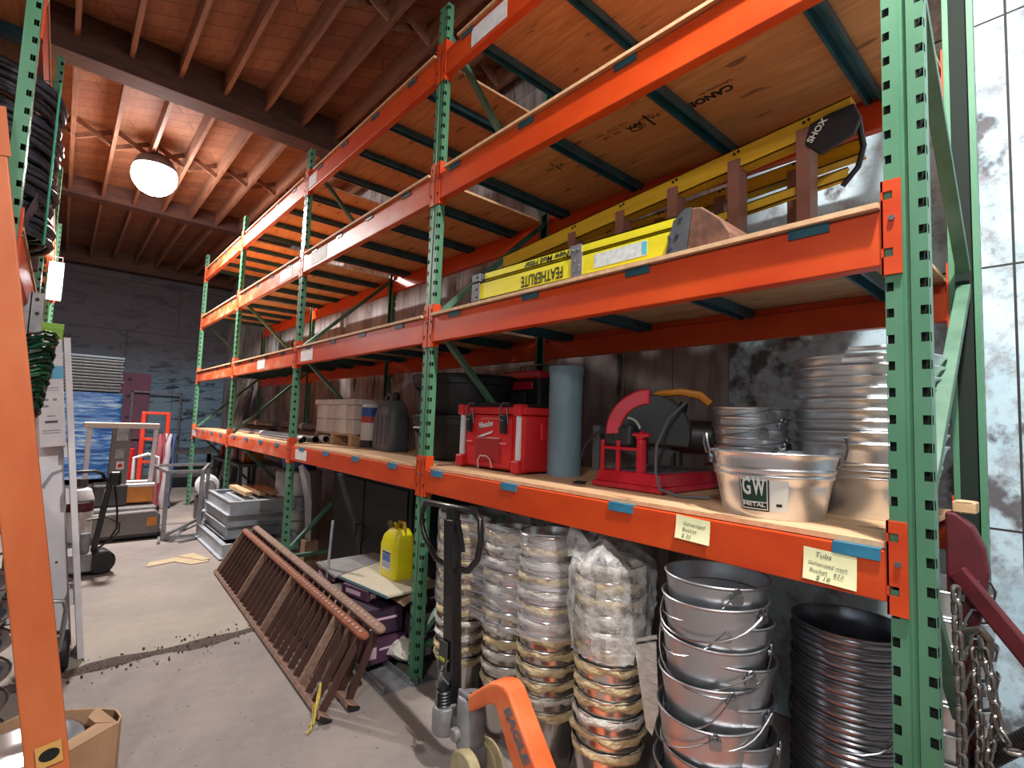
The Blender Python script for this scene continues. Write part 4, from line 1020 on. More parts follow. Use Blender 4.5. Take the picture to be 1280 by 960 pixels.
# ================================================================== PALLET JACK
M_JORG = pm('orange_enamel', '#e36a35', '#f08a55', rough=.4, scale=7, lo=.4, hi=.75)
M_CAST = pm('grey_cast_metal', '#7a797b', '#97969a', rough=.5, metal=.35, scale=9, bump=.2)
M_JBLK = pm('black_enamel', '#0f0f11', '#19191c', rough=.3, scale=5, coat=.3)
JY = -.25
t = thing('pallet_jack', 'orange hand pallet jack with a black steering handle parked before the wrapped pails', 'pallet jack', (-1.3, JY, 0))
prof = [(-1.62, .30), (-1.62, .35), (-1.41, .51), (-1.36, .53), (-1.32, .535), (-1.285, .52), (-.95, .12), (-1.16, .11), (-1.365, .43), (-1.40, .425), (-1.57, .31)]
m = MB(); m.prism(prof, -.05, .05, frame_m((0, JY, 0), (1, 0, 0), (0, 0, 1))); hood = m.build('frame_hood', M_JORG, t, bevel=.014, seg=3, label='orange pressed steel hood')
d = Vector((.18, 0, -.21)).normalized(); up = Vector((-d.z, 0, d.x)) * -1
lettering('EAGLE', .062, frame_m(Vector((-1.315, JY - .0515, .435)), d, Vector((.76, 0, .65))), pm('grey_decal', '#6b6a6e', rough=.6), t, 'logo', .0006, bold=.003, sx=1.12)
for s in (-1, 1):
    yc = JY + s * .13
    m = MB(); m.box(-1.0, .12, yc - .055, yc + .055, .085, .145); m.prism([(.12, .085), (.12, .145), (.2, .10), (.2, .085)], -.055, .055, frame_m((0, yc, 0), (1, 0, 0), (0, 0, 1))); m.build('fork', M_JORG, t, bevel=.006)
    m = MB(); m.cyl((.02, yc - .05, .04), (.02, yc + .05, .04), .04, n=20); m.build('load_wheel', M_CAST, t)
m = MB(); m.box(-1.07, -.92, JY - .185, JY + .185, .09, .17); m.build('cross_member', M_JORG, t, bevel=.006)
# hydraulic pump, steer wheels
PXC = -1.68
m = MB(); m.lathe([(.01, .15), (.062, .15), (.066, .17), (.066, .36), (.060, .375), (.03, .38), (.01, .38)], 24, (-1.585, JY, 0)); m.lathe([(.01, .17), (.055, .17), (.06, .185), (.06, .27), (.05, .29), (.01, .295)], 20, (-1.72, JY - .05, 0)); m.box(-1.72, -1.58, JY - .045, JY + .04, .16, .26); m.build('pump_body', M_CAST, t, bevel=.004, label='grey cast hydraulic pump')
m = MB()
for i in range(5): m.lathe([(.030, .29 + i * .014), (.038, .297 + i * .014), (.030, .304 + i * .014)], 16, (-1.725, JY - .06, 0))
m.cyl((-1.725, JY - .06, .25), (-1.725, JY - .06, .38), .026, n=12); m.build('pump_spring', pm('dark_steel', '#3a3a3d', rough=.4, metal=.8), t)
m = MB(); m.box(-1.63, -1.54, JY - .05, JY - .03, .25, .40); m.cyl((-1.60, JY - .09, .22), (-1.60, JY - .04, .22), .03, n=12); m.build('lever_lug', M_CAST, t, bevel=.008)
for s in (-1, 1):
    m = MB(); yc = JY + s * .06; m.cyl((-1.53, yc - .025, .09), (-1.53, yc + .025, .09), .09, n=28); m.build('steer_wheel', pm('cream_urethane', '#b9ad88', '#a2966f', rough=.6, scale=20), t, bevel=.008)
m = MB(); m.cyl((-1.53, JY - .1, .09), (-1.53, JY + .1, .09), .018, n=12); m.box(-1.57, -1.50, JY - .03, JY + .03, .09, .17); m.build('axle', M_CAST, t)
# black handle shaft and loop
m = MB(); m.bar((-1.735, JY, .27), (-1.80, JY, 1.13), .06, .075, (1, 0, 0)); m.build('handle_shaft', M_JBLK, t, bevel=.006)
hx = lambda u, v: (-1.80 + u, JY, 1.13 + v)
m = MB(); lp = [(-.28, .0), (-.25, .05), (.0, .06), (.17, .065), (.225, .03), (.235, -.06), (.215, -.15), (.15, -.215), (.02, -.24)]
m.tube([hx(*p) for p in lp], .016, 10); m.tube([hx(-.28, .0), hx(-.285, -.06), hx(-.24, -.14), hx(-.13, -.22), hx(.02, -.24)], .014, 10); m.build('handle_loop', M_JBLK, t)
m = MB(); m.box(-1.83, -1.76, JY - .022, JY + .022, 1.0, 1.2); m.build('handle_head', M_JBLK, t, bevel=.01)
m = MB(); m.tube([hx(.04, .0), hx(.07, -.05), hx(.09, -.10), hx(.10, -.14)], [.012, .012, .010, .012], 8); m.build('release_lever', M_JBLK, t)
m = MB(); m.box(-1.80, -1.74, JY - .045, JY - .036, .42, .56); m.box(-1.79, -1.75, JY - .048, JY - .044, .47, .485, 1); m.build('caution_sticker', [pm('grey_sticker', '#3d3f3a', rough=.5), pm('lime_sticker', '#a9b53a', rough=.5)], t)
m = MB(); m.tube([(-1.78, JY - .03, .46), (-1.74, JY - .07, .42), (-1.70, JY - .05, .39)], .004, 6); m.tube([(-1.70, JY - .06, .50), (-1.75, JY - .06, .43)], .004, 6); m.build('release_chain', M_WIRE, t)
m = MB(); m.cyl((-1.81, JY - .04, .34), (-1.81, JY + .04, .34), .02, n=10); m.build('pivot_pin', M_BOLT, t)

# ================================================================== RUSTY BARRED PANELS LEANING ON THE RACK
M_RUST = pm('rusty_steel', '#4a2b22', '#6a3f2e', rough=.8, scale=14, bump=.4); M_RUSTL = pm('dusty_rust_top', '#8d7264', '#76584a', rough=.85, scale=30, bump=.3)
M_RUSTD = pm('brown_bar', '#38211b', '#4c2e25', rough=.75, scale=10, stretch=(1, 1, .3))
M_RUSTO = pm('orange_rust', '#8a4a2c', '#6d3926', rough=.85, scale=20, bump=.4)
def barred(label, A, B, Ct, D, topmat, nb=27):
    """A,B lower rail ends (far, near); Ct,D upper rail ends (far, near)"""
    A, B, Ct, D = map(Vector, (A, B, Ct, D))
    t = thing('barred_panel', label, 'steel panel', (A + B) / 2)
    along = (B - A).normalized(); upv = ((Ct + D) / 2 - (A + B) / 2); upv = (upv - along * upv.dot(along)).normalized(); nrm = along.cross(upv)
    for nm, P, Q, mt in (('lower_rail', A, B, M_RUSTL), ('upper_rail', Ct, D, topmat)):
        m = MB()
        flat = (Vector((0, 0, 1)) * .9 - nrm.normalized() * (1 if nrm.y > 0 else -1) * .25); vz = (flat - along * flat.dot(along)).normalized(); vx = along.cross(vz)
        if nm == 'upper_rail':
            rg = []
            for e, (px, s) in enumerate(((P - along * .0, .35), (P + along * .03, 1), (Q - along * .05, 1), (Q - along * .015, .8), (Q, .35))):
                rg.append([px + vx * (x * s) + vz * y * s for x, y in rrect(.06, .03, .010, 3)])
            m.loft(rg)
        else:
            m.bar(P, Q, .06, .028, nrm.cross(along)); 
        m.build(nm, mt, t, bevel=0 if nm == 'upper_rail' else .003)
        if nm == 'upper_rail':
            dm = MB(); vs = []
            for i in range(54):      # one crenellated ribbon: it shows through the rail's top as a row of pale slots
                c = P + (Q - P) * ((i + .6) / 55)
                for off, hh in ((-.014, .0142), (-.0135, .0168), (.0135, .0168), (.014, .0142)):
                    for sd in (-.009, .009): vs.append(c + along * off + vz * hh + vx * sd)
            dm.add(vs, [(2 * i, 2 * i + 1, 2 * i + 3, 2 * i + 2) for i in range(len(vs) // 2 - 1)])
            dm.build('punched_slot_pattern', pm('pale_slot', '#9c8374', rough=.85), t, fix=False)
    for i in range(nb):
        u = (i + .35) / nb
        p = A + (B - A) * u + upv * .012; q = Ct + (D - Ct) * u - upv * .012
        wide = i in (0, 8, 15, 23)
        m = MB(); m.bar(p, q, .05 if wide else .042, .012 if not wide else .02, nrm.cross(q - p) if False else along.cross(q - p).cross(q - p) * 1.0)
        o = m.build('bar', M_RUSTL if wide else M_RUSTD, t)
    m = MB(); m.box(-.032, .032, -.012, .012, -.012, .012, 0, Matrix.Translation(B) @ Matrix((nrm, along, upv)).transposed().to_4x4()); m.build('rail_end', M_JBLK, t)
    return t
barred('rusty barred steel panel leaning outermost, orange-rust top rail, yellow twine at its foot', (-5.55, -.45, .016), (-2.40, -.585, .016), (-5.55, -.225, .40), (-2.40, -.375, .385), M_RUSTO)
barred('rusty barred steel panel leaning behind the other, its top rail grey-brown', (-5.60, -.30, .016), (-2.42, -.42, .016), (-5.50, -.135, .43), (-2.36, -.295, .415), M_RUSTL)
m = MB(); m.tube([(-2.52, -.60, .06), (-2.50, -.615, .02), (-2.46, -.62, .008), (-2.42, -.66, .006), (-2.40, -.65, .02), (-2.43, -.63, .04), (-2.47, -.615, .05), (-2.53, -.58, .10), (-2.55, -.56, .14), (-2.50, -.585, .09), (-2.45, -.635, .012), (-2.38, -.67, .006), (-2.36, -.70, .006)], .006, 6)
tag(m.build('twine', pm('yellow_twine', '#a8923a', '#c4ad55', rough=.8, scale=80)), 'loop of yellow twine tied at the foot of the outer rusty panel', 'twine')

# ================================================================== UNDER THE SECOND BAY: CARTONS, BOARD, YELLOW JUG
M_PURP = pm('purple_print', '#43253c', '#52314a', rough=.55, scale=9); M_PURPD = pm('dark_purple_print', '#2c1d2e', '#3a2739', rough=.55, scale=9)
M_KRAFT = pm('kraft', '#8a6a55', '#a5846a', rough=.8, scale=12)
def carton(label, x0, x1, y0, y1, z0, h, rz=0., mat=M_PURP, stripe=True, open_=False):
    c = Vector(((x0 + x1) / 2, (y0 + y1) / 2, z0)); t = thing('carton', label, 'carton', c)
    m = MB(); m.box(x0, x1, y0, y1, z0, z0 + h); m.build('box', mat, t, bevel=.003)
    if stripe:
        m = MB(); m.box(x1 - .001, x1 + .0012, y0 + .02, y0 + .07, z0 + h * .25, z0 + h * .75); m.build('print_pattern', pm('pale_pink_print', '#c9a9bb', rough=.6), t)
        m = MB(); m.box(x1 - .001, x1 + .0012, y0 + .09, y1 - .04, z0 + h * .55, z0 + h * .64); m.build('print_pattern', MATS['pale_pink_print'], t)
        m = MB(); m.box(x0 + .04, x0 + .2, y0 - .0012, y0 + .001, z0 + h * .3, z0 + h * .7); m.build('print_pattern', MATS['pale_pink_print'], t)
    if open_:
        m = MB(); m.box(x0, x1, y0 - .12, y0, z0 + h, z0 + h + .003, 0, Matrix.Translation((0, y0, z0 + h)) @ Matrix.Rotation(.5, 4, 'X') @ Matrix.Translation((0, -y0, -z0 - h))); m.build('flap', M_KRAFT, t)
    t.rotation_euler.z = rz; return t
CZs = [('bottom', .05, .10), ('second', .153, .105), ('third', .261, .10), ('fourth', .364, .10)]
for i, (w, z, h) in enumerate(CZs):
    carton('%s purple carton of the pile under the yellow jug board, end by the post' % w, -3.12 + .02 * i, -2.62 - .01 * i, .13 - .015 * (i % 2), .62, z, h, rz=(.02, -.03, .04, -.02)[i], mat=(M_PURPD, M_PURP, M_PURP, M_PURPD)[i], open_=i == 3)
    carton('%s purple carton of the pile under the yellow jug board, end away from the post' % w, -3.75, -3.20, .05 + .02 * (i % 2), .55, z + .0, h, rz=(-.03, .02, -.04, .03)[i], mat=(M_PURP, M_PURPD, M_PURPD, M_PURP)[i])
carton('half-crushed purple carton poking out in front of the pile', -3.2, -2.92, -.16, .08, .39, .07, .2, M_PURP)
carton('purple carton lying under the half-crushed one at the front of the pile', -3.2, -2.78, -.20, .08, .21, .17, -.06, M_PURPD)
carton('flat purple carton on the floor below the other cartons at the front', -3.22, -2.74, -.21, .08, .055, .14, .04, M_PURP)
carton('small purple carton on the pile beside the grey edging strip', -3.78, -3.54, -.14, .03, .34, .09, -.1, M_PURP)
t = thing('paper_bag', 'crumpled white paper stuffed at the foot of the carton pile', 'paper', (-2.75, .02, .05))
m = MB(); rr = random.Random(6); rings = []
for i in range(6):
    u = i / 5; r = .16 * math.sin(PI * (.15 + .8 * u)); rings.append([Vector((-2.78 + r * 1.3 * math.cos(a) + rr.uniform(-.015, .015), .05 + r * .6 * math.sin(a) + rr.uniform(-.015, .015), .05 + .13 * u + rr.uniform(-.01, .01))) for a in [2 * PI * k / 18 for k in range(18)]])
m.loft(rings, smooth=False); m.build('crumpled_sheet', M_PAPERW, t); m = MB(); m.box(-2.95, -2.84, -.05, .0, .06, .12, 0, None); m.build('kraft_scrap', M_KRAFT, t, bevel=.01)
t = thing('metal_channel', 'long grey metal channel lying on the floor at the foot of the carton pile', 'channel', (-3.0, -.1, 0))
m = MB(); m.prism([(-.09, 0), (.09, 0), (.09, .05), (.085, .05), (.085, .006), (-.085, .006), (-.085, .05), (-.09, .05)], 0, 1.35, Matrix(((0, 0, -1, -2.46), (1, 0, 0, -.13), (0, 1, 0, 0), (0, 0, 0, 1)))); m.build('web', M_ALU, t); m = MB(); m.box(-3.8, -2.47, -.222, -.218, .02, .03); m.build('seam', M_PLATE, t)
t = thing('tile_board', 'pale speckled board on top of the carton pile carrying the yellow jug', 'board', (-3.0, .1, .467))
m = MB(); m.prism([(-3.27, -.167), (-2.70, -.093), (-2.70, .33), (-3.50, .34)], .467, .481); m.build('sheet', pm('speckled_board', '#c6bda8', '#b3ab98', rough=.6, scale=60), t); m = MB(); m.prism([(-3.275, -.175), (-2.695, -.101), (-2.695, -.092), (-3.27, -.166)], .466, .482); m.build('edge', pm('blue_green_edge', '#5b7f84', rough=.4), t)
t = thing('tile_board', 'grey board lying behind the speckled one on the carton pile', 'board', (-3.1, -.05, .55)); m = MB(); m.prism([(-3.72, -.16), (-3.29, -.19), (-3.51, .34), (-3.74, .34)], .466, .478); m.build('sheet', pm('grey_board', '#8e8d8c', '#7d7c7b', rough=.6), t); m = MB(); m.prism([(-3.725, -.168), (-3.29, -.198), (-3.291, -.189), (-3.724, -.159)], .465, .479); m.build('edge', M_ALU, t)
m = MB(); m.tube([(-3.38, -.235, .012), (-3.56, -.12, .82)], .012, 4); t = thing('edging_strip', 'bright grey metal edging strip leaning on the carton pile', 'strip', (-3.38, -.235, 0)); m.build('strip', M_ALU, t); m = MB(); m.tube([(-3.397, -.228, .012), (-3.577, -.112, .80)], .008, 4); m.build('lip', M_ALU, t)
# yellow jug
JX, JYY, JZ = -3.05, .16, .482
t = thing('jug', 'bright yellow plastic jug with a printed label on the speckled board', 'jug', (JX, JYY, JZ))
M_JUG = pm('yellow_plastic', '#e8dc1e', '#d9cb14', rough=.35, scale=5)
rings = []
for z, w, d, r, ox in ((0, .225, .16, .03, 0), (.012, .235, .17, .035, 0), (.20, .235, .17, .035, 0), (.255, .215, .155, .04, .008), (.29, .17, .12, .04, .02), (.305, .13, .09, .03, .03)):
    rings.append([Vector((JX + x + ox, JYY + y, JZ + z * 1.13)) for x, y in rrect(w, d, r, 4)])
m = MB(); m.loft(rings); m.build('body', M_JUG, t)
m = MB(); m.cyl((JX - .055, JYY, JZ + 0.313), (JX - .07, JYY, JZ + 0.368), .026, n=14); m.build('spout', M_JUG, t)
m = MB(); m.cyl((JX - .062, JYY - .01, JZ + 0.328), (JX - .085, JYY - .02, JZ + 0.383), .030, n=14); m.build('cap', pm('brown_cap_plastic', '#5c4318', rough=.5), t)
m = MB(); m.tube([(JX + .0, JYY, JZ + 0.328), (JX + .02, JYY, JZ + 0.393), (JX + .08, JYY, JZ + 0.388), (JX + .10, JYY, JZ + 0.298)], .015, 8); m.build('handle', pm('dark_yellow_plastic', '#8a6d14', rough=.4), t)
A = frame_m((JX - .06, JYY - .0862, JZ + .06), (1, 0, 0), (0, 0, 1))
for nm, a, c in (('label_paper', (0, .12, 0, .13, .0006), '#d5d8de'), ('label_blue', (.005, .115, .055, .105, .0012), '#4a6ca8'), ('label_grass', (.005, .115, .012, .05, .0012), '#9aa3b5'), ('label_band', (.005, .115, .108, .124, .0012), '#2f3b66')):
    m = MB(); m.box(a[0], a[1], a[2], a[3], 0, a[4], 0, A); m.build(nm, pm(nm, c, rough=.5), t)
lettering('SOAP', .0, A, M_BK, t) if False else None

# tall dark cabinet at the back of the second bay
t = thing('steel_cabinet', 'tall charcoal steel cabinet lying in the dark under the second bay', 'cabinet', (-4.4, .75, 0))
M_CAB = pm('charcoal_sheet', '#191a1c', '#202124', rough=.55, scale=3)
m = MB(); m.box(-4.95, -3.35, .44, 1.02, .03, 1.08); m.build('body', M_CAB, t, bevel=.01)
m = MB(); m.box(-4.9, -4.2, .425, .44, .08, 1.03); m.build('door', M_CAB, t, bevel=.006); m = MB(); m.box(-4.17, -3.4, .425, .44, .08, 1.03); m.build('door', M_CAB, t, bevel=.006)
for x in (-4.25, -4.12): m = MB(); m.tube([(x, .42, .5), (x, .395, .5), (x, .395, .62), (x, .42, .62)], .008, 6); m.build('door_handle', M_JBLK, t)
for x in (-4.9, -3.4): m = MB(); m.box(x - .03, x + .03, .47, .99, 0, .03); m.build('foot', M_JBLK, t)
t = thing('sheet_metal_panel', 'crumpled silver sheet metal panel standing behind the third green post', 'panel', (-5.2, .2, .15))
m = MB(); m.add([(-5.30, .32, .3), (-5.10, .30, .3), (-5.08, .28, .7), (-5.12, .26, 1.0), (-5.20, .2, 1.10), (-5.36, .22, 1.06), (-5.34, .30, .7)], [(0, 1, 2, 6), (6, 2, 3, 4, 5)]); m.build('sheet', M_GALV2, t, fix=False).modifiers.new('thick', 'SOLIDIFY').thickness = .006
m = MB(); m.box(-5.26, -5.14, .26, .40, 0, .3); m.build('foot_block', M_KRAFT, t)

# ================================================================== HOIST AND CHAIN BEHIND THE END POST
M_MAR = pm('maroon_paint', '#48131b', '#601b25', rough=.55, scale=9, lo=.3, hi=.7); M_CHAIN = pm('chain_steel', '#77716c', '#97918b', rough=.38, metal=.85, scale=40)
t = thing('hoist', 'maroon steel lever hoist frame leaning between the end post and the wall', 'hoist', (.12, .7, 0))
A = frame_m((0, .70, 0), (1, 0, 0), (0, 0, 1))
m = MB(); m.prism([(-.03, .0), (.05, .0), (.05, .95), (.075, 1.08), (.085, 1.16), (.075, 1.25), (.045, 1.32), (.0, 1.36), (-.03, 1.36)], -.03, .03, A); m.build('side_plate', M_MAR, t, bevel=.008)
m = MB(); m.bar((.0, .66, 1.16), (.29, .58, .80), .03, .062, (0, 0, 1)); m.build('lever_arm', M_MAR, t, bevel=.008)
m = MB(); m.cyl((.255, .53, .84), (.255, .68, .84), .026, n=14); m.cyl((.255, .52, .84), (.255, .535, .84), .036, n=6); m.build('pivot_bolt', M_CHAIN, t)
m = MB(); m.cyl((.02, .66, .50), (.22, .62, .74), .024, n=12)
for i in range(26):
    u = i / 25; c = Vector((.04, .656, .525)) + (Vector((.21, .622, .73)) - Vector((.04, .656, .525))) * u; d = (Vector((.22, .62, .74)) - Vector((.02, .66, .50))).normalized()
    m.cyl(c - d * .0024, c + d * .0024, .029, n=12)
m.build('screw', pm('dark_screw', '#3c3a3b', rough=.45, metal=.7), t)
m = MB(); m.box(-.05, .10, .62, .80, 0, .03); m.build('base', M_MAR, t)
t = thing('wood_block', 'pale wooden block wedged above the maroon hoist frame', 'block', (.02, .74, 1.36)); m = MB(); m.box(-.01, .055, .68, .76, 1.361, 1.40); m.build('block', M_PALW, t, bevel=.004)
m = MB(); m.box(.0, .045, .679, .761, 1.399, 1.401); m.build('end_grain', M_PLYE, t)
def link(m, c, d, side, L=.052, W=.033, r=.0058):
    d = d.normalized(); s = (side - d * side.dot(d)).normalized()
    pts = []
    for i in range(14):
        a = 2 * PI * i / 14; x = math.cos(a); y = math.sin(a)
        pts.append(c + d * ((L - W) / 2 * (1 if x > 0 else -1) + x * (W / 2 - r)) + s * y * (W / 2 - r))
    m.tube(pts, r, 7, True)
t = thing('chain', 'heavy steel chain hanging down beside the end post and looped over the maroon hoist', 'chain', (.05, .3, 0))
def strand(pts, pitch=.040):
    P = [Vector(p) for p in pts]; L = [0]
    for a, b in zip(P, P[1:]): L.append(L[-1] + (b - a).length)
    n = int(L[-1] / pitch); k = 0
    for i in range(n):
        s = (i + .5) * pitch
        j = max(q for q in range(len(L)) if L[q] <= s); j = min(j, len(P) - 2)
        u = (s - L[j]) / (L[j + 1] - L[j]); c = P[j] + (P[j + 1] - P[j]) * u; d = P[j + 1] - P[j]
        m = MB(); link(m, c, d, Vector((.75, -.6, .1)) if i % 2 else Vector((.5, .8, .2))); m.build('chain_link', M_CHAIN, t, fix=False)
strand([(.072, .12, 1.22), (.076, .12, .9), (.074, .13, .6), (.078, .13, .35)])
strand([(.07, .58, .98), (.085, .57, .9), (.095, .56, .8), (.11, .56, .70), (.14, .55, .655), (.19, .55, .665), (.235, .55, .73), (.26, .545, .82)])
strand([(.05, .59, .93), (.055, .585, .8), (.06, .58, .65), (.05, .58, .45)])
strand([(.09, .58, .86), (.10, .58, .74), (.08, .58, .6), (.085, .58, .46)])
m = MB(); m.tube([(.03, .62, .93), (.04, .59, .98), (.07, .575, 1.0), (.09, .58, .97), (.085, .60, .90)], .013, 8); m.build('hook', M_CHAIN, t)
# ================================================================== LEFT RACK AND WHAT STANDS BY IT
LY = -1.945
lrack = thing('pallet_rack', 'green and orange rack across the aisle, seen end-on with hose coils on it', 'pallet rack', (-6.3, LY - .5, 0))
LX = [-2.55, -5.065, -7.58, -10.095]
for x in LX: rack_frame(lrack, x, LY, 1.07, 4.4, NODES_A if x < -3 else NODES_A[:2], dirn=-1)
LLEV = {1: (1.02, 1.17), 2: (2.19, 2.35), 3: (3.20, 3.375)}
for b in range(3):
    xr, xl = LX[b], LX[b + 1]
    for lv, (z0, z1) in LLEV.items():
        rack_beam(lrack, xl, xr, LY, z0, z1, 1, M_ORWORN if b else M_ORANGE)
        rack_beam(lrack, xl, xr, LY - 1.07, z0, z1, -1, M_ORANGE)
        for dx in (.4, 1.25, 2.1):
            m = MB(); m.box(xr - dx - .035, xr - dx + .035, LY - 1.04, LY - .03, z1 - .05, z1); m.build('crossbar', M_TEAL, lrack)
        n = thing('plywood_deck', 'plywood sheet decking the %s shelf of the rack with the wire coils, %s bay' % ({1: 'lowest', 2: 'middle', 3: 'upper'}[lv], ('first', 'second', 'third')[b]), 'plywood sheet', ((xl + xr) / 2, LY - .5, z1 + .003), 'plywood shelf decks of the coil rack')
        m = MB(); m.box(xl + .07, xr - .07, LY - 1.06, LY + .01, z1 + .003, z1 + .02); m.build('sheet', M_PLYD, n); e = MB(); e.box(xl + .07, xr - .07, LY + .01, LY + .0115, z1 + .004, z1 + .019); e.build('edge', M_PLYE, n)
# black corrugated hose coils
def coil(label, c, r, z0, z1, mat, thick=.03, lean=0., tagc=True, name='hose_coil'):
    t = thing(name, label, 'coil', (c[0], c[1], z0)); n = int((z1 - z0) / (thick * 1.5)); m = MB(); rr = random.Random(int(r * 100) + int(z1 * 10))
    pts = []
    for i in range(n * 24 + 1):
        a = 2 * PI * i / 24; u = i / (n * 24); rad = r + .018 * math.sin(a * .37 + 1) + .012 * math.sin(a * 1.9)
        pts.append((c[0] + rad * math.cos(a) + .05 * lean * u, c[1] + rad * math.sin(a), z0 + thick + (z1 - z0 - 2 * thick) * u + .03 * math.sin(a + .6)))
    m.tube(pts, [thick * (1 + .0 * i) for i in range(len(pts))], 8); m.build('hose', mat, t)
    for a in (1.1, 2.6):
        b = MB(); x, y = c[0] + (r + thick + .028) * math.cos(a), c[1] + (r + thick + .028) * math.sin(a); xi, yi = c[0] + (r - thick - .035) * math.cos(a), c[1] + (r - thick - .035) * math.sin(a)
        b.tube([(x, y, z0 + .012), (x, y, z1 + .02), (xi, yi, z1 + .02), (xi, yi, z0 + .012)], .005, 6, True); b.build('tie_strap', pm('green_strap', '#2f9272', rough=.5), t)
    return t
M_HOSE = pm('black_hose', '#24252b', '#3b3d46', rough=.4, scale=20); M_HOSEG = pm('grey_hose', '#66676c', '#83848a', rough=.45, scale=20)
t = coil('black hose coil with green straps just past the end post of the coil rack', (-3.12, -2.23), .35, 2.372, 3.17, M_HOSE, .015)
m = MB(); A = frame_m((-2.80, -1.955, 2.44), (-.12, .05, .22), (-.2, .02, -.08)); m.box(0, .20, 0, .075, 0, .002, 0, A); m.build('tag_card', pm('tag_dark', '#3e3c48', rough=.5), t)
m = MB()
for a in ((.005, .195, .005, .012), (.005, .195, .063, .07), (.005, .012, .005, .07), (.188, .195, .005, .07), (.04, .05, .02, .055), (.07, .12, .02, .027), (.07, .077, .02, .055), (.07, .12, .05, .057), (.14, .15, .02, .055)): m.box(a[0], a[1], a[2], a[3], .002, .003, 0, A)
m.build('tag_print_pattern', M_WHITE, t)
coil('grey hose coil behind the black one on the middle shelf of the coil rack', (-4.0, -2.44), .36, 2.372, 3.05, M_HOSEG, .026)
coil('grey ribbed hose coil standing just inside the end frame of the coil rack', (-2.95, -2.80), .17, 2.372, 3.1, M_HOSEG, .016)
# brown board, perforated plate, green wire coil
t = thing('board', 'brown wooden board standing upright against the end beam of the coil rack', 'board', (-3.0, -1.915, 1.2)); m = MB(); m.box(-3.62, -3.58, -2.0, -1.945 + .03, 2.375, 2.86); m.build('plank', M_RUSTD, t, bevel=.004)
m = MB(); m.box(-3.625, -3.575, -2.0, -1.92, 2.86, 2.875); m.build('pale_end', M_PLYE, t)
t = thing('steel_plate', 'grey perforated steel plate hooked on the front beam of the coil rack', 'plate', (-3.6, -1.925, 2.03))
m = MB(); m.box(-3.62, -3.61, -2.0, -1.875, 2.03, 2.26); m.box(-3.70, -3.61, -1.935, -1.925, 2.03, 2.26); m.build('plate', M_ALU, t, bevel=.002)
for y, z in ((-1.975, 2.22), (-1.905, 2.22), (-1.985, 2.12), (-1.90, 2.14), (-1.96, 2.06)): h = MB(); h.cyl((-3.608, y, z), (-3.606, y, z), .010, n=10); h.build('bolt_hole', M_BK, t)
t = thing('wire_coil', 'dense coil of glossy dark green wire hanging below the perforated plate', 'coil', (-3.72, -1.90, 1.56))
rr = random.Random(3)
for s_, mt in enumerate((pm('dark_green_wire', '#0e3325', '#0a241d', rough=.25, scale=30), pm('bright_green_wire', '#17663f', '#0f4a30', rough=.3, scale=30), MATS['dark_green_wire'])):
    m = MB(); pts = []; n = 19
    for i in range(n * 12):
        a = 2 * PI * i / 12; u = i / (n * 12.); rad = (.115 - .035 * u * u) * (1 + .12 * math.sin(i * .9 + s_) + rr.uniform(-.14, .14))
        pts.append((-3.72 + rad * math.cos(a + s_), -1.905 + .02 * u * -1 + rad * .78 * math.sin(a + s_), 2.02 - .46 * u + .03 * math.sin(a * 2 + s_ * 2) + rr.uniform(-.008, .008)))
    m.tube(pts, .0085, 6); m.build('strand', mt, t)
t = thing('cable', 'thin tan cable hanging below the green wire coil', 'cable', (-3.7, -1.86, 1.2)); m = MB(); m.tube([(-3.7, -1.88, 1.58), (-3.68, -1.87, 1.4), (-3.72, -1.90, 1.2), (-3.70, -1.88, 1.05)], .006, 6); m.build('cord', pm('tan_cord', '#a37a62', rough=.6), t)
m = MB(); m.lathe([(.004, 1.02), (.02, 1.03), (.02, 1.09), (.008, 1.10)], 10, (-3.70, -1.88, 0)); m.build('plug', pm('pink_plug', '#b98a8c', rough=.5), t)
# lime box, white cartons
t = thing('lime_box', 'lime green carton perched on the white stacked cartons of the coil rack', 'carton', (-4.5, -1.88, 2.06)); m = MB(); m.box(-4.72, -4.40, -1.93, -1.785, 2.055, 2.185); m.build('box', pm('lime_card', '#7fb03a', '#8fbd48', rough=.5), t, bevel=.004); m = MB(); m.box(-4.73, -4.398, -1.932, -1.782, 2.15, 2.19); m.build('lid', pm('lime_card_top', '#8cc044', rough=.5), t, bevel=.003)
LEAN = lambda x, y, z: Matrix.Translation((x, y, z)) @ Matrix.Rotation(math.radians(6.2), 4, 'X')
M_WCARD = pm('white_card', '#d9d8dc', '#c9c8ce', rough=.6, scale=5); M_GRYP = pm('grey_print', '#8a8a92', rough=.6); M_DKP2 = pm('dark_print', '#4a4a52', rough=.6)
t = thing('white_panel', 'long white panel with a grey scuff leaning against the coil rack', 'panel', (-4.2, -1.65, 0))
m = MB(); m.box(-4.42, -4.12, -.07, .055, .02, 2.05, 0, LEAN(0, -1.635, 0)); m.build('board', M_WCARD, t, bevel=.004)
m = MB(); m.prism([(-.06, 1.12), (-.045, 1.10), (.0, 1.18), (.05, 1.20), (.05, 1.215), (-.005, 1.20)], -.0005, .0012, LEAN(-4.118, -1.635, 0) @ Matrix(((0, 0, 1, 0), (1, 0, 0, 0), (0, 1, 0, 0), (0, 0, 0, 1)))); m.build('scuff', M_GRYP, t)
m = MB(); m.cyl(LEAN(0, -1.635, 0) @ Vector((-4.121, .0, .62)), LEAN(0, -1.635, 0) @ Vector((-4.116, .0, .62)), .007, n=10); m.build('screw_head', M_DKP2, t)
t = thing('white_trim_board', 'tall narrow bright white board standing at the edge of the white panel', 'board', (-4.1, -1.53, 0))
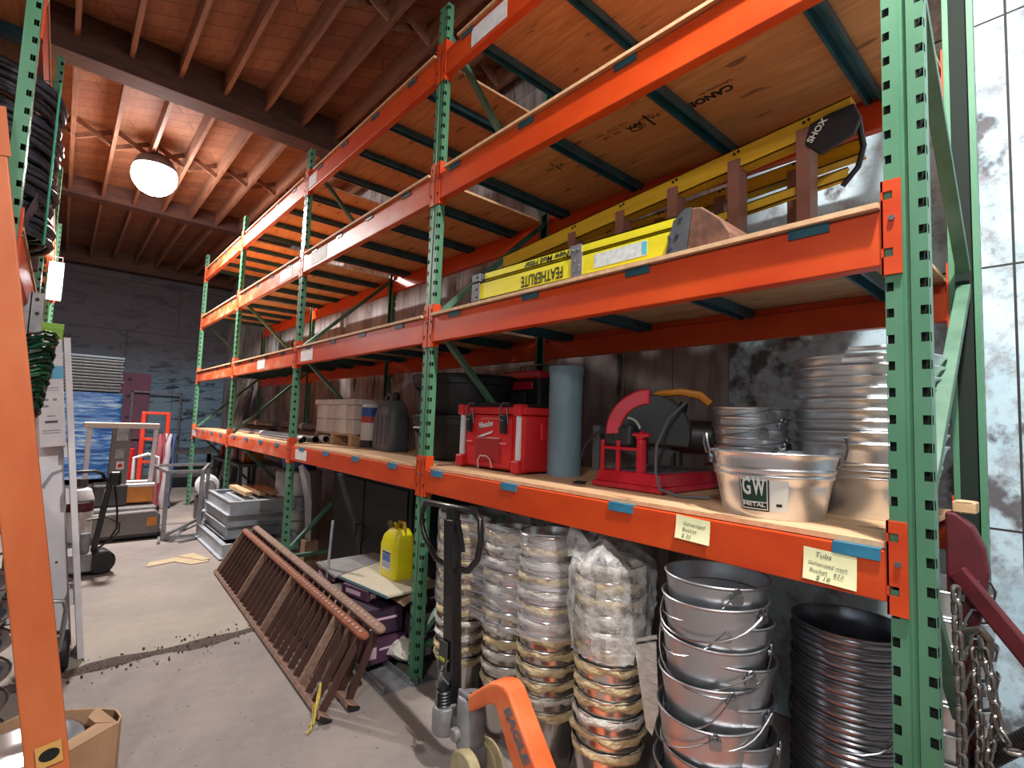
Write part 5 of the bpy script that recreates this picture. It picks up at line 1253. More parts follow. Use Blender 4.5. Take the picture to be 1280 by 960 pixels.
m = MB(); m.box(-4.32, -4.02, .0, .034, .0, 2.07, 0, LEAN(0, -1.555, .002)); m.build('board', pm('white_board', '#e0dfe3', '#d2d1d6', rough=.5), t, bevel=.003)
for z in (.35, 1.0, 1.3): m = MB(); m.box(-4.2, -4.04, -.022, .0, z, z + .10, 0, LEAN(0, -1.555, .002)); m.build('spacer', M_WCARD, t)
t = thing('long_carton', 'tall white printed carton with a pale blue cap leaning by the white panel', 'carton', (-4.05, -1.8, 1.4))
LB = LEAN(0, -1.80 + .115, .0)
m = MB(); m.box(-4.115, -4.02, -.05, .075, 1.37, 1.80, 0, LEAN(0, -1.64, 0)); m.build('box', M_WCARD, t, bevel=.003)
m = MB(); m.box(-4.117, -4.018, -.052, .077, 1.80, 1.88, 0, LEAN(0, -1.64, 0)); m.build('blue_cap', pm('pale_blue_card', '#5aa9cc', '#6db5d4', rough=.5), t, bevel=.003, label='pale blue cap')
m = MB(); m.box(-4.117, -4.018, -.052, .02, 1.88, 2.03, 0, LEAN(0, -1.64, 0)); m.build('slate_end', pm('slate_card', '#4c4a58', rough=.5), t, label='slate grey end')
m = MB(); m.box(-4.119, -4.016, .02, .077, 1.88, 2.05, 0, LEAN(0, -1.64, 0)); m.build('white_end', M_WCARD, t)
A = LEAN(-4.0195, -1.64, 0)
for (y0, y1, z0, z1) in ((-.02, .0, 1.66, 1.675), (.02, .04, 1.66, 1.675), (-.03, .0, 1.62, 1.635), (-.01, .03, 1.56, 1.568), (-.02, .04, 1.52, 1.535), (-.035, .05, 1.47, 1.476), (-.035, .05, 1.455, 1.460), (-.03, .05, 1.74, 1.745), (-.03, .05, 1.725, 1.729)):
    m = MB(); m.box(-.0005, .001, y0, y1, z0, z1, 0, A); m.build('print_pattern', M_GRYP if z0 != 1.52 else M_DKP2, t)
# hand truck
t = thing('hand_truck', 'grey tubular hand truck with a rubber wheel parked at the foot of the white panel', 'hand truck', (-3.85, -1.68, 0))
m = MB(); m.tube([(-3.80, -1.80, .06), (-3.80, -1.80, .42), (-3.80, -1.79, .45), (-3.80, -1.70, .46), (-3.80, -1.655, .45), (-3.80, -1.64, .40), (-3.80, -1.66, .1), (-3.80, -1.655, -.0 + .012)], .013, 8); m.build('tube_frame', M_ALU, t)
m = MB(); m.tube([(-3.80, -1.80, .25), (-3.80, -1.66, .25)], .011, 8); m.tube([(-3.80, -1.80, .1), (-3.80, -1.66, .1)], .011, 8); m.build('cross_tube', M_ALU, t)
for x in (-3.93,): 
    m = MB(); m.cyl((-3.90, -1.70, .125), (-3.90, -1.605, .125), .118, n=28); m.build('tyre', M_BLKR, t, bevel=.02); m = MB(); m.cyl((-3.90, -1.71, .125), (-3.90, -1.60, .125), .05, n=16); m.build('rim', M_ALU, t)
m = MB(); m.box(-3.86, -3.70, -1.82, -1.66, .0, .012); m.build('toe_plate', M_ALU, t)
# stack of foil covered pans behind the leaning beam
rr = random.Random(12); w_ = ['bottom', 'second', 'third', 'fourth', 'fifth', 'top']
for i in range(6):
    z = .012 + i * .135; t = thing('foil_pan', '%s crumpled shiny metal pan of the stack behind the leaning orange beam' % w_[i], 'pan', (-3.0, -2.16, z), 'crumpled pans stacked behind the leaning beam')
    m = MB(); ph = rr.uniform(0, 6)
    m.lathe([(.01, .0), (.22, .0), (.25, .02), (.29, .11), (.315, .125), (.315, .132), (.285, .125), (.24, .03), (.01, .02)], 36, (-3.0, -2.16, z), wob=lambda a, zz: 1 + .03 * math.sin(7 * a + ph + zz * 40) + .02 * math.sin(13 * a + ph)); m.build('pan', M_GALV2, t)
    m = MB(); m.tube([(-3.0 + .32 * math.cos(a), -2.16 + .32 * math.sin(a), z + .13) for a in [2 * PI * k / 30 for k in range(30)]], .006, 6, True); m.build('rim', M_DKMET, t)
# carton of polished lids at the lower corner of the aisle
t = thing('carton', 'open rounded cardboard carton full of polished metal bowls at the foot of the leaning beam', 'carton', (-2.68, -1.74, 0))
bx = [(-2.635, -1.455), (-2.70, -1.437), (-2.78, -1.45), (-2.85, -1.52), (-3.0, -1.77), (-2.87, -1.98), (-2.37, -1.98), (-2.42, -1.76)]
m = MB(); ZB = .195; n = len(bx); cx_, cy_ = sum(p[0] for p in bx) / n, sum(p[1] for p in bx) / n
inn = [(cx_ + (x - cx_) * .965, cy_ + (y - cy_) * .965) for x, y in bx]; lip = [(cx_ + (x - cx_) * .86, cy_ + (y - cy_) * .86) for x, y in bx]
vs = [(x, y, 0) for x, y in bx] + [(x, y, ZB) for x, y in bx] + [(x, y, ZB) for x, y in inn] + [(x, y, .02) for x, y in inn]; fs = []
for i in range(n):
    j = (i + 1) % n
    for r in range(3): fs.append((r * n + i, r * n + j, (r + 1) * n + j, (r + 1) * n + i))
m.add(vs, fs + [list(range(3 * n, 4 * n)), list(range(n))[::-1]]); m.build('walls', pm('cardboard', '#a88465', '#b89473', rough=.8, scale=6), t, fix=True)
m = MB(); m.add([(bx[0][0], bx[0][1], ZB + .002), (bx[7][0], bx[7][1], ZB + .002), (-2.49, -1.80, ZB - .012), (-2.70, -1.53, ZB - .006)], [(0, 1, 2, 3)]); m.build('flap', MATS['cardboard'], t, fix=False).modifiers.new('thick', 'SOLIDIFY').thickness = .004
m = MB(); m.add([(bx[3][0], bx[3][1], ZB + .002), (bx[0][0], bx[0][1], ZB + .002), (-2.71, -1.535, ZB - .004), (-2.79, -1.555, ZB - .008)], [(0, 1, 2, 3)]); m.build('flap', MATS['cardboard'], t, fix=False).modifiers.new('thick', 'SOLIDIFY').thickness = .004
M_CHROME = pm('polished_steel', '#f0f2f5', rough=.28, metal=.85)
for i in range(4):
    z = .022 + i * .026; t = thing('metal_bowl', '%s polished metal bowl nested inside the cardboard carton' % ('bottom', 'second', 'third', 'top')[i], 'bowl', (-2.71, -1.755, z), 'polished bowls in the carton')
    C0 = (-2.71, -1.755, z); m = MB(); m.lathe([(.005, .0), (.10, .004), (.155, .03), (.175, .075), (.184, .08), (.181, .084), (.171, .078), (.15, .035), (.10, .010), (.005, .006)], 44, C0); m.build('bowl', M_CHROME, t)
    m = MB(); m.tube([(C0[0] + .184 * math.cos(a), C0[1] + .184 * math.sin(a), z + .08) for a in [2 * PI * k / 40 for k in range(40)]], .004, 6, True); m.build('rolled_rim', M_WIRE, t)
# loose rack beam standing on end
t = thing('loose_beam', 'worn orange rack beam standing on end against the coil rack', 'beam', (-2.29, -1.66, 0))
P0, P1 = Vector((-2.283, -1.656, .02)), Vector((-2.465, -2.084, 2.78)); dd = (P1 - P0).normalized(); ax = dd.cross(Vector((1, 0, 0))).normalized() * -1
M_LOOSE = pm('scuffed_orange', '#b4572c', '#c2693c', rough=.5, scale=5, stretch=(1, 1, .4))
m = MB(); A = frame_m(P0, Vector((0, 1, 0)) - dd * dd.y, dd); L = (P1 - P0).length
m.box(-.062, .062, .10, L - .1, -.045, 0, 0, A); m.build('rail', M_LOOSE, t, bevel=.006)
for y0, y1 in ((.0, .20), (L - .2, L)):
    m = MB(); m.box(-.072, .072, y0, y1, .0, .004, 0, A); m.box(-.072, -.066, y0, y1, -.05, .004, 0, A); m.build('end_connector', M_LOOSE, t)
m = MB(); m.box(-.03, .045, .09 + .17, .17 + .17, .0055, .0065, 0, A); m.build('worn_patch', pm('bare_yellow_metal', '#c99a55', rough=.45), t)
m = MB(); m.prism([(.008 + .03 * math.cos(a), .30 + .022 * math.sin(a)) for a in [2 * PI * k / 20 for k in range(20)]], .0066, .0075, A); m.build('slot_hole', M_BK, t)
# work light on the second post of the coil rack
t = thing('work_light', 'glaring white rectangular work light hung on the coil rack beside the aisle', 'lamp', (-6.9, -1.9, 2.78))
m = MB(); m.box(-7.02, -6.97, -1.945, -1.845, 2.77, 3.14); m.build('tube_lens', emit('work_light_glow', '#f4f2ff', 12.), t, bevel=.01)
m = MB(); m.box(-7.06, -7.02, -1.965, -1.84, 2.75, 3.17); m.tube([(-7.0, -1.94, 3.16), (-7.0, -1.94, 3.22), (-7.0, -1.855, 3.22), (-7.0, -1.855, 3.12)], .006, 6); m.build('housing', M_WHITE, t)
l = bpy.data.lights.new('work_light_glow', 'AREA'); l.shape = 'RECTANGLE'; l.size = .1; l.size_y = .36; l.energy = 7; l.color = (.93, .94, 1)
o = bpy.data.objects.new('work_light_glow', l); COL.objects.link(o); o.location = (-6.96, -1.89, 2.95); o.rotation_euler = (0, -PI / 2, 0)

# ================================================================== FAR END OF THE AISLE
M_GRY = pm('machine_grey', '#6e6a68', '#7c7875', rough=.5, scale=5); M_DGRY = pm('machine_dark_grey', '#3f3e40', '#4c4b4d', rough=.5); M_AMB = pm('machine_orange', '#c97a2c', '#d78c3e', rough=.45)
t = thing('work_platform_lift', 'grey and orange personnel lift with tall mast and white guard posts', 'lift', (-8.0, -1.1, 0))
m = MB(); m.prism([(-.36, .06), (.36, .06), (.36, .30), (.30, .36), (-.36, .34)], -.55, .55, frame_m((-8.05, -1.06, 0), (0, 1, 0), (0, 0, 1))); m.build('chassis', M_GRY, t, bevel=.02)
m = MB(); m.box(-8.6, -7.5, -1.44, -.68, .03, .10); m.build('skirt', M_JBLK, t, bevel=.02)
m = MB(); m.box(-8.4, -7.6, -1.4, -.74, .35, .39); m.build('deck', M_ALU, t, bevel=.008)
m = MB(); m.box(-7.502, -7.49, -.84, -.74, .17, .27); m.build('emblem_patch', M_AMB, t)
m = MB(); m.bar((-7.95, -1.15, .38), (-7.95, -1.13, 1.42), .20, .13, (1, 0, 0)); m.build('mast', M_GRY, t, bevel=.015)
m = MB(); m.box(-7.9, -7.87, -1.19, -1.07, 1.2, 1.36); m.build('control_plate', M_ALU, t)
m = MB(); m.box(-7.9, -7.87, -1.19, -1.10, .98, 1.10); m.build('control_plate', M_ALU, t)
m = MB(); m.box(-7.87, -7.865, -1.17, -1.09, .84, .94); m.build('notice', M_WHITE, t); m = MB(); m.cyl((-7.865, -1.13, .89), (-7.862, -1.13, .89), .025, n=14); m.build('red_mark', M_RED, t)
m = MB(); m.box(-8.02, -7.88, -1.52, -.74, 1.36, 1.43); m.build('guard_rail', pm('cream_rail', '#c2b8ae', rough=.5), t, bevel=.01)
for y in (-1.46, -.80):
    m = MB(); m.bar((-7.95, y, .40), (-7.95, y + (.03 if y > -1 else 0), 1.38), .05, .05, (1, 0, 0)); m.build('guard_post', M_WHITE, t, bevel=.006)
m = MB(); m.box(-8.2, -7.8, -1.05, -.76, .42, .62); m.build('battery_box', M_AMB, t, bevel=.012); m = MB(); m.box(-8.22, -7.78, -1.06, -.75, .62, .66); m.build('battery_lid', M_WHITE, t, bevel=.01)
m = MB(); m.box(-8.1, -7.75, -1.38, -1.04, .40, .66); m.build('motor_cover', M_DGRY, t, bevel=.02)
for y in (-1.40, -.66): m = MB(); m.cyl((-8.45, y - .05, .14), (-8.45, y + .05, .14), .14, n=24); m.build('wheel', M_BLKR, t, bevel=.015)
m = MB(); m.tube([(-8.3, -.95, .66), (-8.3, -.95, .95), (-8.3, -.80, 1.0), (-8.3, -.68, .95), (-8.3, -.66, .6)], .022, 8); m.build('step_hoop', M_WHITE, t)
m = MB(); m.cyl((-8.7, -.98, .62), (-8.7, -.98, 1.05), .07, n=16); m.build('fire_bottle', M_RED, t)
t = thing('hand_truck', 'black pallet truck with looped handle and cable before the grey lift', 'hand truck', (-6.2, -1.4, 0))
m = MB(); m.bar((-6.2, -1.42, .12), (-6.2, -1.32, .92), .05, .06, (1, 0, 0)); m.build('tiller', M_JBLK, t, bevel=.008)
m = MB(); m.tube([(-6.2, -1.62, .90), (-6.2, -1.60, .985), (-6.2, -1.45, .99), (-6.2, -1.39, .96), (-6.2, -1.36, .88)], .016, 8); m.tube([(-6.2, -1.62, .90), (-6.2, -1.58, .70), (-6.2, -1.44, .70)], .014, 8); m.build('tiller_loop', M_JBLK, t)
m = MB(); m.box(-6.24, -6.16, -1.34, -1.24, .84, .98); m.build('control_head', M_JBLK, t, bevel=.02)
m = MB(); m.tube([(-6.18, -1.29, .86), (-6.18, -1.25, .6), (-6.18, -1.24, .42), (-6.18, -1.30, .30), (-6.18, -1.37, .24), (-6.18, -1.42, .28)], .010, 6); m.tube([(-6.18, -1.48, .52), (-6.18, -1.33, .54), (-6.18, -1.22, .46), (-6.18, -1.22, .38), (-6.18, -1.30, .28)], .009, 6); m.build('cable', M_BLK, t)
m = MB(); m.cyl((-6.32, -1.38, .115), (-6.08, -1.34, .115), .115, n=28); m.build('drive_wheel', M_BLKR, t, bevel=.02)
m = MB(); m.box(-6.4, -6.05, -1.62, -1.42, .05, .22); m.cyl((-6.15, -1.48, .2), (-6.15, -1.48, .40), .04, n=14); m.build('pump', M_CAST, t, bevel=.01)
m = MB(); m.box(-7.3, -6.35, -1.70, -1.54, .05, .11); m.build('fork', M_JBLK, t, bevel=.006)
m = MB(); m.cyl((-7.2, -1.66, .045), (-7.2, -1.58, .045), .045, n=14); m.build('load_wheel', M_CAST, t)
t = thing('propane_bottle', 'short white propane bottle with a red band between the white panel and the lift', 'bottle', (-7.1, -1.52, .0))
m = MB(); m.lathe([(.01, 0), (.11, 0), (.12, .03), (.12, .58), (.09, .68), (.04, .71), (.01, .71)], 20, (-7.3, -1.5, .0)); m.build('body', M_WHITE, t); m = MB(); m.lathe([(.1215, .44), (.1215, .54)], 20, (-7.3, -1.5, 0)); m.build('band', M_MAR, t); m = MB(); m.cyl((-7.3, -1.5, .70), (-7.3, -1.5, .80), .05, n=12); m.build('valve_collar', M_DGRY, t)
# blue film-wrapped load with sheets on top
t = thing('wrapped_load', 'pallet load wound in blue film against the end wall', 'pallet load', (-14.0, -1.35, 0))
k = NT('blue_film'); v = k.coord((1, .6, 5)); f = k.noise(v, 3.2, 6, .65, .5); k.base(k.ramp(f, [(.36, '#1f3f86'), (.48, '#3d79bf'), (.58, '#8fb2d8'), (.68, '#d3dde8')])); k.set(Roughness=.25); k.bump(f, .5, .03); M_BFILM = k.m
m = MB(); rr = random.Random(5); rings = []
for i in range(16):
    rings.append([Vector((-14.0 + x * (1 + rr.uniform(-.012, .012)), -1.35 + y * (1 + rr.uniform(-.012, .012)), .12 + 1.80 * i / 15)) for x, y in rrect(1.0, 1.22, .08, 3)])
m.loft(rings); m.build('film', M_BFILM, t); 
for y in (-1.85, -1.35, -.85): m = MB(); m.box(-14.5, -13.5, y - .05, y + .05, 0, .12); m.build('pallet_runner', M_PALW, t)
M_SHEET = pm('grey_green_sheet', '#55585a', '#6b6f70', rough=.5, scale=4)
ow = ['bottom', 'second', 'third', 'fourth', 'fifth', 'sixth', 'seventh', 'eighth', 'ninth', 'tenth', 'eleventh', 'top']
for i in range(12):
    z = 1.95 + i * .064; t = thing('corrugated_sheet', '%s sheet of the flat stack resting on the blue-wrapped load' % ow[i], 'sheet', (-14.0, -1.36, z), 'sheets stacked on the blue-wrapped load')
    m = MB(); dx = rr.uniform(-.02, .02); dy = rr.uniform(-.03, .03); m.box(-14.48 + dx, -13.52 + dx, -1.95 + dy, -.78 + dy, z, z + .042); m.build('sheet', M_SHEET if i < 11 else pm('blue_grey_sheet', '#7f9db2', rough=.4), t)
    m = MB(); m.box(-13.525 + dx, -13.515 + dx, -1.95 + dy, -.78 + dy, z + .030, z + .040); m.build('bright_edge', M_ALU, t)
# pink board, screen frame, dark bench, red stand at the end wall
t = thing('pink_board', 'dull pink foam board leaning on the end wall beside the blue-wrapped load', 'board', (-14.8, -.43, 0))
m = MB(); m.box(-14.93, -14.87, -.74, -.13, .0, 2.46); m.build('sheet', pm('pink_foam', '#8c5a70', '#7a5468', rough=.8, scale=2), t)
for z in (1.4, 1.9, 2.3): m = MB(); m.cyl((-14.868, -.55, z), (-14.865, -.55, z), .04, n=12); m.build('stain', pm('dark_spot', '#4a3640', rough=.8), t)
t = thing('screen_frame', 'thin grey door-sized metal frame standing against the end wall', 'frame', (-14.7, .02, 0))
for nm, a in (('stile', (-.50, -.46, 0, 2.03)), ('stile', (.48, .52, 0, 2.03)), ('top_rail', (-.50, .52, 2.0, 2.04)), ('mid_rail', (-.50, .52, .9, .93))): m = MB(); m.box(-14.78, -14.75, a[0], a[1], a[2], a[3]); m.build(nm, M_PLATE, t)
t = thing('workbench', 'low black workbench by the end wall', 'bench', (-12.6, .35, 0)); m = MB(); m.box(-13.2, -12.0, -.1, .95, .72, .78); m.build('top', M_DGRY, t)
m = MB(); m.box(-13.15, -12.05, -.05, .9, .34, .38); m.build('shelf', M_DGRY, t)
for x in (-13.15, -12.05):
    for y in (-.05, .9): m = MB(); m.box(x - .04, x + .04, y - .04, y + .04, 0, .72); m.build('leg', M_JBLK, t)
M_ORR = pm('red_orange_tube', '#d8331e', '#e0442c', rough=.4)
t = thing('stock_cart', 'tall red-orange tubular cart frame standing before the end wall', 'cart', (-11.5, -.37, 0))
for y in (-.56, -.17): m = MB(); m.bar((-11.5, y, .05), (-11.5, y, 1.56), .07, .07, (1, 0, 0)); m.build('upright', M_ORR, t, bevel=.008)
for z in (1.54, 1.05, .62): m = MB(); m.bar((-11.5, -.59 if z > 1.5 else -.56, z), (-11.5, -.14 if z > 1.5 else -.17, z), .05, .05, (1, 0, 0)); m.build('cross_rail', M_ORR, t, bevel=.006)
m = MB(); m.box(-11.9, -11.46, -.58, -.15, .14, .18); m.build('base', M_ORR, t)
for y in (-.58, -.15): m = MB(); m.cyl((-11.5, y - .03, .12), (-11.5, y + .03, .12), .12, n=20); m.build('wheel', M_BLKR, t)
# aluminium frame on the floor
t = thing('shelf_frame', 'bare aluminium shelf frame standing open in the aisle beside the silver curb stack', 'frame', (-7.75, -.4, 0))
for x in (-7.35, -8.3):
    for y in (-.68, -.30) if x > -8 else (-.72, -.05): m = MB(); m.bar((x, y, .0), (x, y, .86), .045, .045, (1, 0, 0)); m.build('leg', M_ALU, t)
for a, b in (((-7.35, -.68, .84), (-7.35, -.30, .84)), ((-8.3, -.72, .84), (-8.3, -.05, .84)), ((-7.35, -.68, .84), (-8.3, -.72, .84)), ((-7.35, -.30, .84), (-8.3, -.05, .84)), ((-7.35, -.68, .1), (-8.3, -.72, .1)), ((-7.35, -.30, .03), (-8.3, -.05, .05)), ((-7.35, -.68, .05), (-8.3, -.1, .07)), ((-7.35, -.68, .03), (-7.35, -.30, .03))):
    m = MB(); m.bar(a, b, .035, .035); m.build('rail', M_ALU, t)
for i, (a, b, lb) in enumerate((((-7.2, -.62, .012), (-8.1, -.30, .012), 'longest'), ((-7.1, -.55, .02), (-7.3, -.15, .016), 'shortest'), ((-7.15, -.75, .02), (-8.0, -.62, .016), 'outermost'))):
    tag((lambda mm: mm)((lambda q: (q.bar(a, b, .03, .02), q)[1])(MB())).build('metal_bar', M_ALU), '%s of the loose metal bars lying under the aluminium shelf frame' % lb, 'bar', 'loose bars under the shelf frame')
M_CURB = pm('mill_finish_metal', '#b6bcc4', '#9ba2aa', rough=.42, metal=.2, scale=5)
# silver curb frames stacked
ow = ['bottom', 'second', 'third', 'fourth', 'top']
for i, (x0, x1, y0, y1, z) in enumerate(((-7.42, -6.0, -.34, .62, .012), (-7.50, -6.28, -.24, .62, .160), (-7.55, -6.22, -.26, .60, .308), (-7.36, -6.10, -.27, .58, .456))):
    t = thing('curb_frame', '%s galvanized curb frame of the stack standing at the third rack post' % ('bottom', 'second', 'third', 'top')[i], 'metal frame', ((x0 + x1) / 2, (y0 + y1) / 2, z), 'galvanized curb frames stacked on the floor')
    q = .10; a0, a1, b0, b1 = x0 + q, x1 - q * .35, y0 + q * .35, y1 - q
    for a in ((x0, x1, y0, b0), (x0, x1, b1, y1), (x0, a0, b0, b1), (a1, x1, b0, b1)): m = MB(); m.box(*a, z, z + .010); m.build('flange', M_CURB, t)
    for a in ((a0, a1, b0, b0 + .012), (a0, a1, b1 - .012, b1), (a0, a0 + .012, b0 + .012, b1 - .012), (a1 - .012, a1, b0 + .012, b1 - .012)): m = MB(); m.box(*a, z + .010, z + .138); m.build('side', M_CURB, t)
    w = .045
    for a in ((a0 - .006, a1 + .006, b0 - .006, b0 + w), (a0 - .006, a1 + .006, b1 - w, b1 + .006), (a0 - .006, a0 + w, b0 + w, b1 - w), (a1 - w, a1 + .006, b0 + w, b1 - w)): m = MB(); m.box(*a, z + .138, z + .147); m.build('top_rim', M_CURB, t)
    if i == 3:
        for a in ((a0 + .16, a1 - .16, b0 + .16, b0 + .20), (a0 + .16, a1 - .16, b1 - .2, b1 - .16), (a0 + .16, a0 + .2, b0 + .2, b1 - .2), (a1 - .2, a1 - .16, b0 + .2, b1 - .2)): m = MB(); m.box(*a, z + .10, z + .132); m.build('inner_rim', M_CURB, t)
        m = MB(); m.box(a0 + .02, a1 - .02, b0 + .02, b1 - .02, z + .09, z + .10); m.build('glazing_panel', pm('grey_glass', '#7d8790', rough=.2), t)
t = thing('lumber', 'short pale timber offcuts lying across the top of the silver curb stack', 'timber', (-6.8, .2, .6035))
for y, w in ((.06, .09), (.2, .07), (.34, .1)): m = MB(); m.box(-7.35 + y * .4, -6.55 + y * .3, y - w / 2, y + w / 2, .6035, .65); m.build('offcut', M_PALW, t)
t = thing('cardboard_scrap', 'flattened pale cardboard scrap on the floor before the curb stack', 'cardboard', (-6.25, -.7, 0)); m = MB(); m.prism([(-6.13, -.97), (-6.30, -.93), (-6.42, -.52), (-6.03, -.42), (-6.0, -.6), (-6.2, -.72)], .002, .008); m.build('sheet', pm('pale_card', '#b9a789', '#a8967a', rough=.8), t)
m = MB(); m.prism([(-6.40, -.66), (-6.46, -.50), (-6.10, -.40), (-6.08, -.48)], .009, .014); m.build('flap', MATS['pale_card'], t)
# under the third and fourth bays
t = thing('fabric_bundle', 'limp bundle of red, white and blue striped fabric standing by the aluminium frame', 'fabric', (-9.8, -.4, 0))
for i, (c, dx, dy) in enumerate((('#8f3a42', 0, -.05), ('#a9a3aa', .04, .03), ('#3a5280', -.03, .09), ('#96505a', .05, -.10), ('#b0abae', -.05, -.02))):
    m = MB(); rr = random.Random(i); pts = [(-9.8 + dx + rr.uniform(-.03, .03), -.42 + dy + rr.uniform(-.02, .02) + .04 * u, .02 + 1.2 * u) for u in [q / 7 for q in range(8)]]; m.tube(pts, [.05, .06, .05, .06, .05, .045, .04, .02], 10); m.build('fold', pm('fabric_%d' % i, c, rough=.85, scale=8), t)
t = thing('fan_motor', 'round white fan housing on the floor behind the aluminium shelf frame', 'fan', (-8.6, .1, .0)); m = MB(); m.cyl((-8.7, .02, .50), (-8.4, -.02, .50), .16, n=24); m.cyl((-8.4, -.02, .5), (-8.34, -.03, .5), .11, n=24); m.build('housing', M_WHITE, t, bevel=.02); m = MB(); m.box(-8.75, -8.4, -.12, .16, 0, .34); m.build('stand', M_DGRY, t, bevel=.01)
t = thing('tool_cart', 'dark steel cart with red tools heaped on it under the end bay of the rack', 'cart', (-9.0, .6, 0))
for z in (.15, .80): m = MB(); m.box(-9.9, -8.1, .3, .95, z, z + .04); m.build('shelf', M_PLATE, t)
for x in (-9.85, -8.15):
    for y in (.34, .91): m = MB(); m.box(x - .025, x + .025, y - .025, y + .025, 0, .84); m.build('leg', M_PLATE, t)
rr = random.Random(17)
for i in range(7):
    x = -9.7 + i * .23; c = ('#a31d22', '#2c2b2f', '#b9322f', '#c9c6c4', '#7d2420', '#393a40', '#b5772e')[i]; nm = ('red grinder', 'black drill case', 'red toolbox', 'pale paint tin', 'maroon clamp head', 'dark battery pack', 'ochre reel')[i]
    t = thing('power_tool', '%s in the heap on the dark steel cart' % nm, 'tool', (x, .55, .84)); m = MB()
    if i in (1, 2, 5): m.box(x - .11, x + .11, .42, .68, .842, 1.0 + .05 * (i % 3)); m.build('case', pm('tool_%d' % i, c, rough=.45), t, bevel=.015)
    else: m.cyl((x, .40, .94), (x, .68, .94), .095, n=18); m.build('barrel', pm('tool_%d' % i, c, rough=.45), t, bevel=.01)
    m = MB(); m.tube([(x - .07, .5, .98), (x - .05, .47, 1.07), (x + .05, .47, 1.07), (x + .07, .5, .98)], .014, 6); m.build('grip', M_BLK, t)
t = thing('storage_bin', 'deep blue plastic bin standing on a grey drum under the third bay', 'bin', (-6.5, .5, .6))
m = MB(); m.lathe([(.01, .92), (.20, .92), (.24, 1.13), (.25, 1.14), (.24, 1.15), (.22, 1.14), (.19, .94), (.01, .94)], 28, (-6.45, .62, 0)); m.build('body', pm('blue_bin', '#26387a', '#2f4590', rough=.45), t); m = MB(); m.tube([(-6.45 + .25 * math.cos(a), .62 + .25 * math.sin(a), 1.145) for a in [2 * PI * q / 28 for q in range(28)]], .010, 6, True); m.build('rim', pm('blue_bin', '#26387a'), t)
t = thing('drum', 'dull grey steel drum under the blue bin beneath the third bay', 'drum', (-6.45, .62, 0)); m = MB(); m.lathe([(.01, 0), (.27, 0), (.28, .02), (.28, .3), (.29, .31), (.28, .32), (.28, .6), (.29, .61), (.28, .62), (.28, .9), (.26, .918), (.01, .918)], 32, (-6.45, .62, 0)); m.build('body', M_GALV2, t); m = MB(); m.cyl((-6.35, .5, .917), (-6.35, .5, .93), .04, n=14); m.build('bung', M_JBLK, t)
for i in range(6):
    y = 1.34 - .012 * i; x = -12.9 + i * .17 + (.05 if i % 2 else 0); h = 2.35 - .08 * ((i * 3) % 4)
    t = thing('plank', 'weathered plank leaning in the far corner, %s of the row' % ('first', 'second', 'third', 'fourth', 'fifth', 'last')[i], 'plank', (x, y, 0), 'planks leaning in the far corner')
    m = MB(); m.bar((x, y - .42, .012), (x + .25, y + .04, h), .14, .03, (0, 1, 0)); m.build('board', pm('weathered_%d' % (i % 3), ('#7d756c', '#8f877d', '#6a6058')[i % 3], ('#968e84', '#a39b90', '#7f756c')[i % 3], rough=.95, scale=3), t)
    m = MB(); m.bar((x + .245, y + .03, h - .03), (x + .25, y + .04, h + .002), .142, .032, (0, 1, 0)); m.build('sawn_end', M_PALW, t)
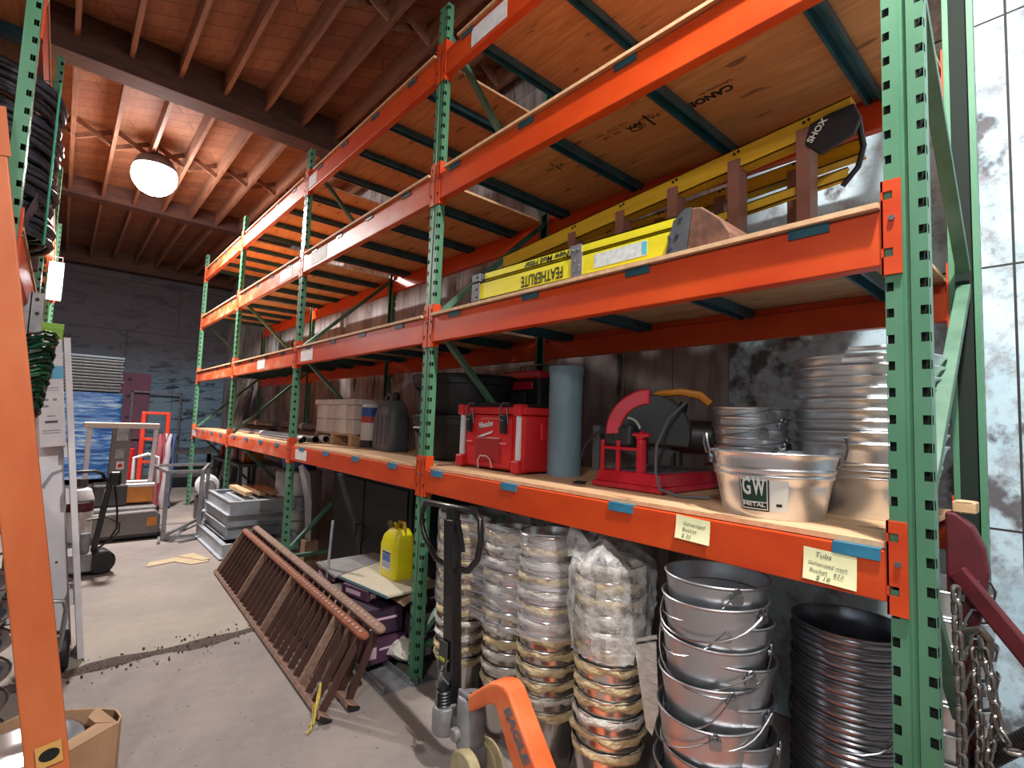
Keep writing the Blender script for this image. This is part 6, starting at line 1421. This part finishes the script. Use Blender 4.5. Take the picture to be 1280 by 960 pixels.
# ================================================================== LIGHTS
def high_bay(label, loc, power, size=.22, color=(1, .95, .9), spread=.38):
    x, y, z = loc; t = thing('high_bay_lamp', label, 'lamp', loc)
    m = MB(); m.lathe([(.02, .30), (.09, .30), (.12, .26), (.20, .22), (.24, .13), (.24, .10), (.22, .10), (.21, .12), (.02, .13)], 32, loc); m.build('housing', M_PLATE, t)
    m = MB(); m.lathe([(.005, -.26)] + [(.26 * math.sin(a), -.26 * math.cos(a)) for a in [i * .16 for i in range(1, 13)]] + [(.2, .12), (.005, .12)], 32, loc); m.build('lens', M_LENS, t, label='glowing lens')  # lens enlarged to a ball so its shape carries the lamp's glare
    m = MB(); m.tube([(x, y, z + .29), (x, y, min(CZ, 5.24))], .012, 6); m.build('hanger', M_PLATE, t)
    l = bpy.data.lights.new('high_bay_light', 'AREA'); l.shape = 'DISK'; l.size = spread; l.energy = power; l.color = color
    o = bpy.data.objects.new('high_bay_light', l); COL.objects.link(o); o.location = (x, y, z - .275)
    l = bpy.data.lights.new('high_bay_side_glow', 'POINT'); l.energy = power * .12; l.shadow_soft_size = .2; l.color = color
    o = bpy.data.objects.new('high_bay_side_glow', l); COL.objects.link(o); o.location = (x, y, z - .46)
    return t
M_LENS = emit('lamp_lens', '#ffffff', 60.)
high_bay('blazing white high-bay lamp hanging over the aisle', (-7.93, -1.04, 4.75), 440)
high_bay('high-bay lamp above the near end of the aisle', (.42, -.45, 4.72), 230, spread=.1)
high_bay('high-bay lamp in the open area behind', (1.6, -4.4, 4.75), 150)
scene.render.engine = 'CYCLES'
try:
    scene.cycles.use_denoising = True
    scene.cycles.max_bounces = 8; scene.cycles.diffuse_bounces = 4; scene.cycles.glossy_bounces = 4; scene.cycles.transparent_max_bounces = 12
    scene.cycles.sample_clamp_indirect = 8
except Exception: pass
w = bpy.data.worlds.new('world'); scene.world = w; w.use_nodes = True
bg = next(n for n in w.node_tree.nodes if n.type == 'BACKGROUND'); bg.inputs[0].default_value = (.55, .6, .75, 1); bg.inputs[1].default_value = .06
# ================================================================== CAMERA
cam = bpy.data.cameras.new('camera'); co = bpy.data.objects.new('camera', cam); COL.objects.link(co); scene.camera = co
yaw, pitch, roll = .8489, .0738, .0369
cy, sy, cp, sp, cr, sr = math.cos(yaw), math.sin(yaw), math.cos(pitch), math.sin(pitch), math.cos(roll), math.sin(roll)
fwd = Vector((-sy * cp, cy * cp, sp)); r0 = Vector((cy, sy, 0)); u0 = r0.cross(fwd)
rt = r0 * cr + u0 * sr; up = u0 * cr - r0 * sr
Mc = Matrix((rt, up, -fwd)).transposed().to_4x4(); Mc.translation = (.33482, -1.7661, 1.62678)
co.matrix_world = Mc
cam.sensor_fit = 'HORIZONTAL'; cam.sensor_width = 36.; cam.lens = 36. * 639.476 / 1280; cam.clip_start = .02; cam.clip_end = 80
scene.view_settings.view_transform = 'Standard'; scene.view_settings.look = 'None'; scene.view_settings.exposure = -.24; scene.view_settings.gamma = 1.
try: scene.view_settings.use_curve_mapping = False
except Exception: pass
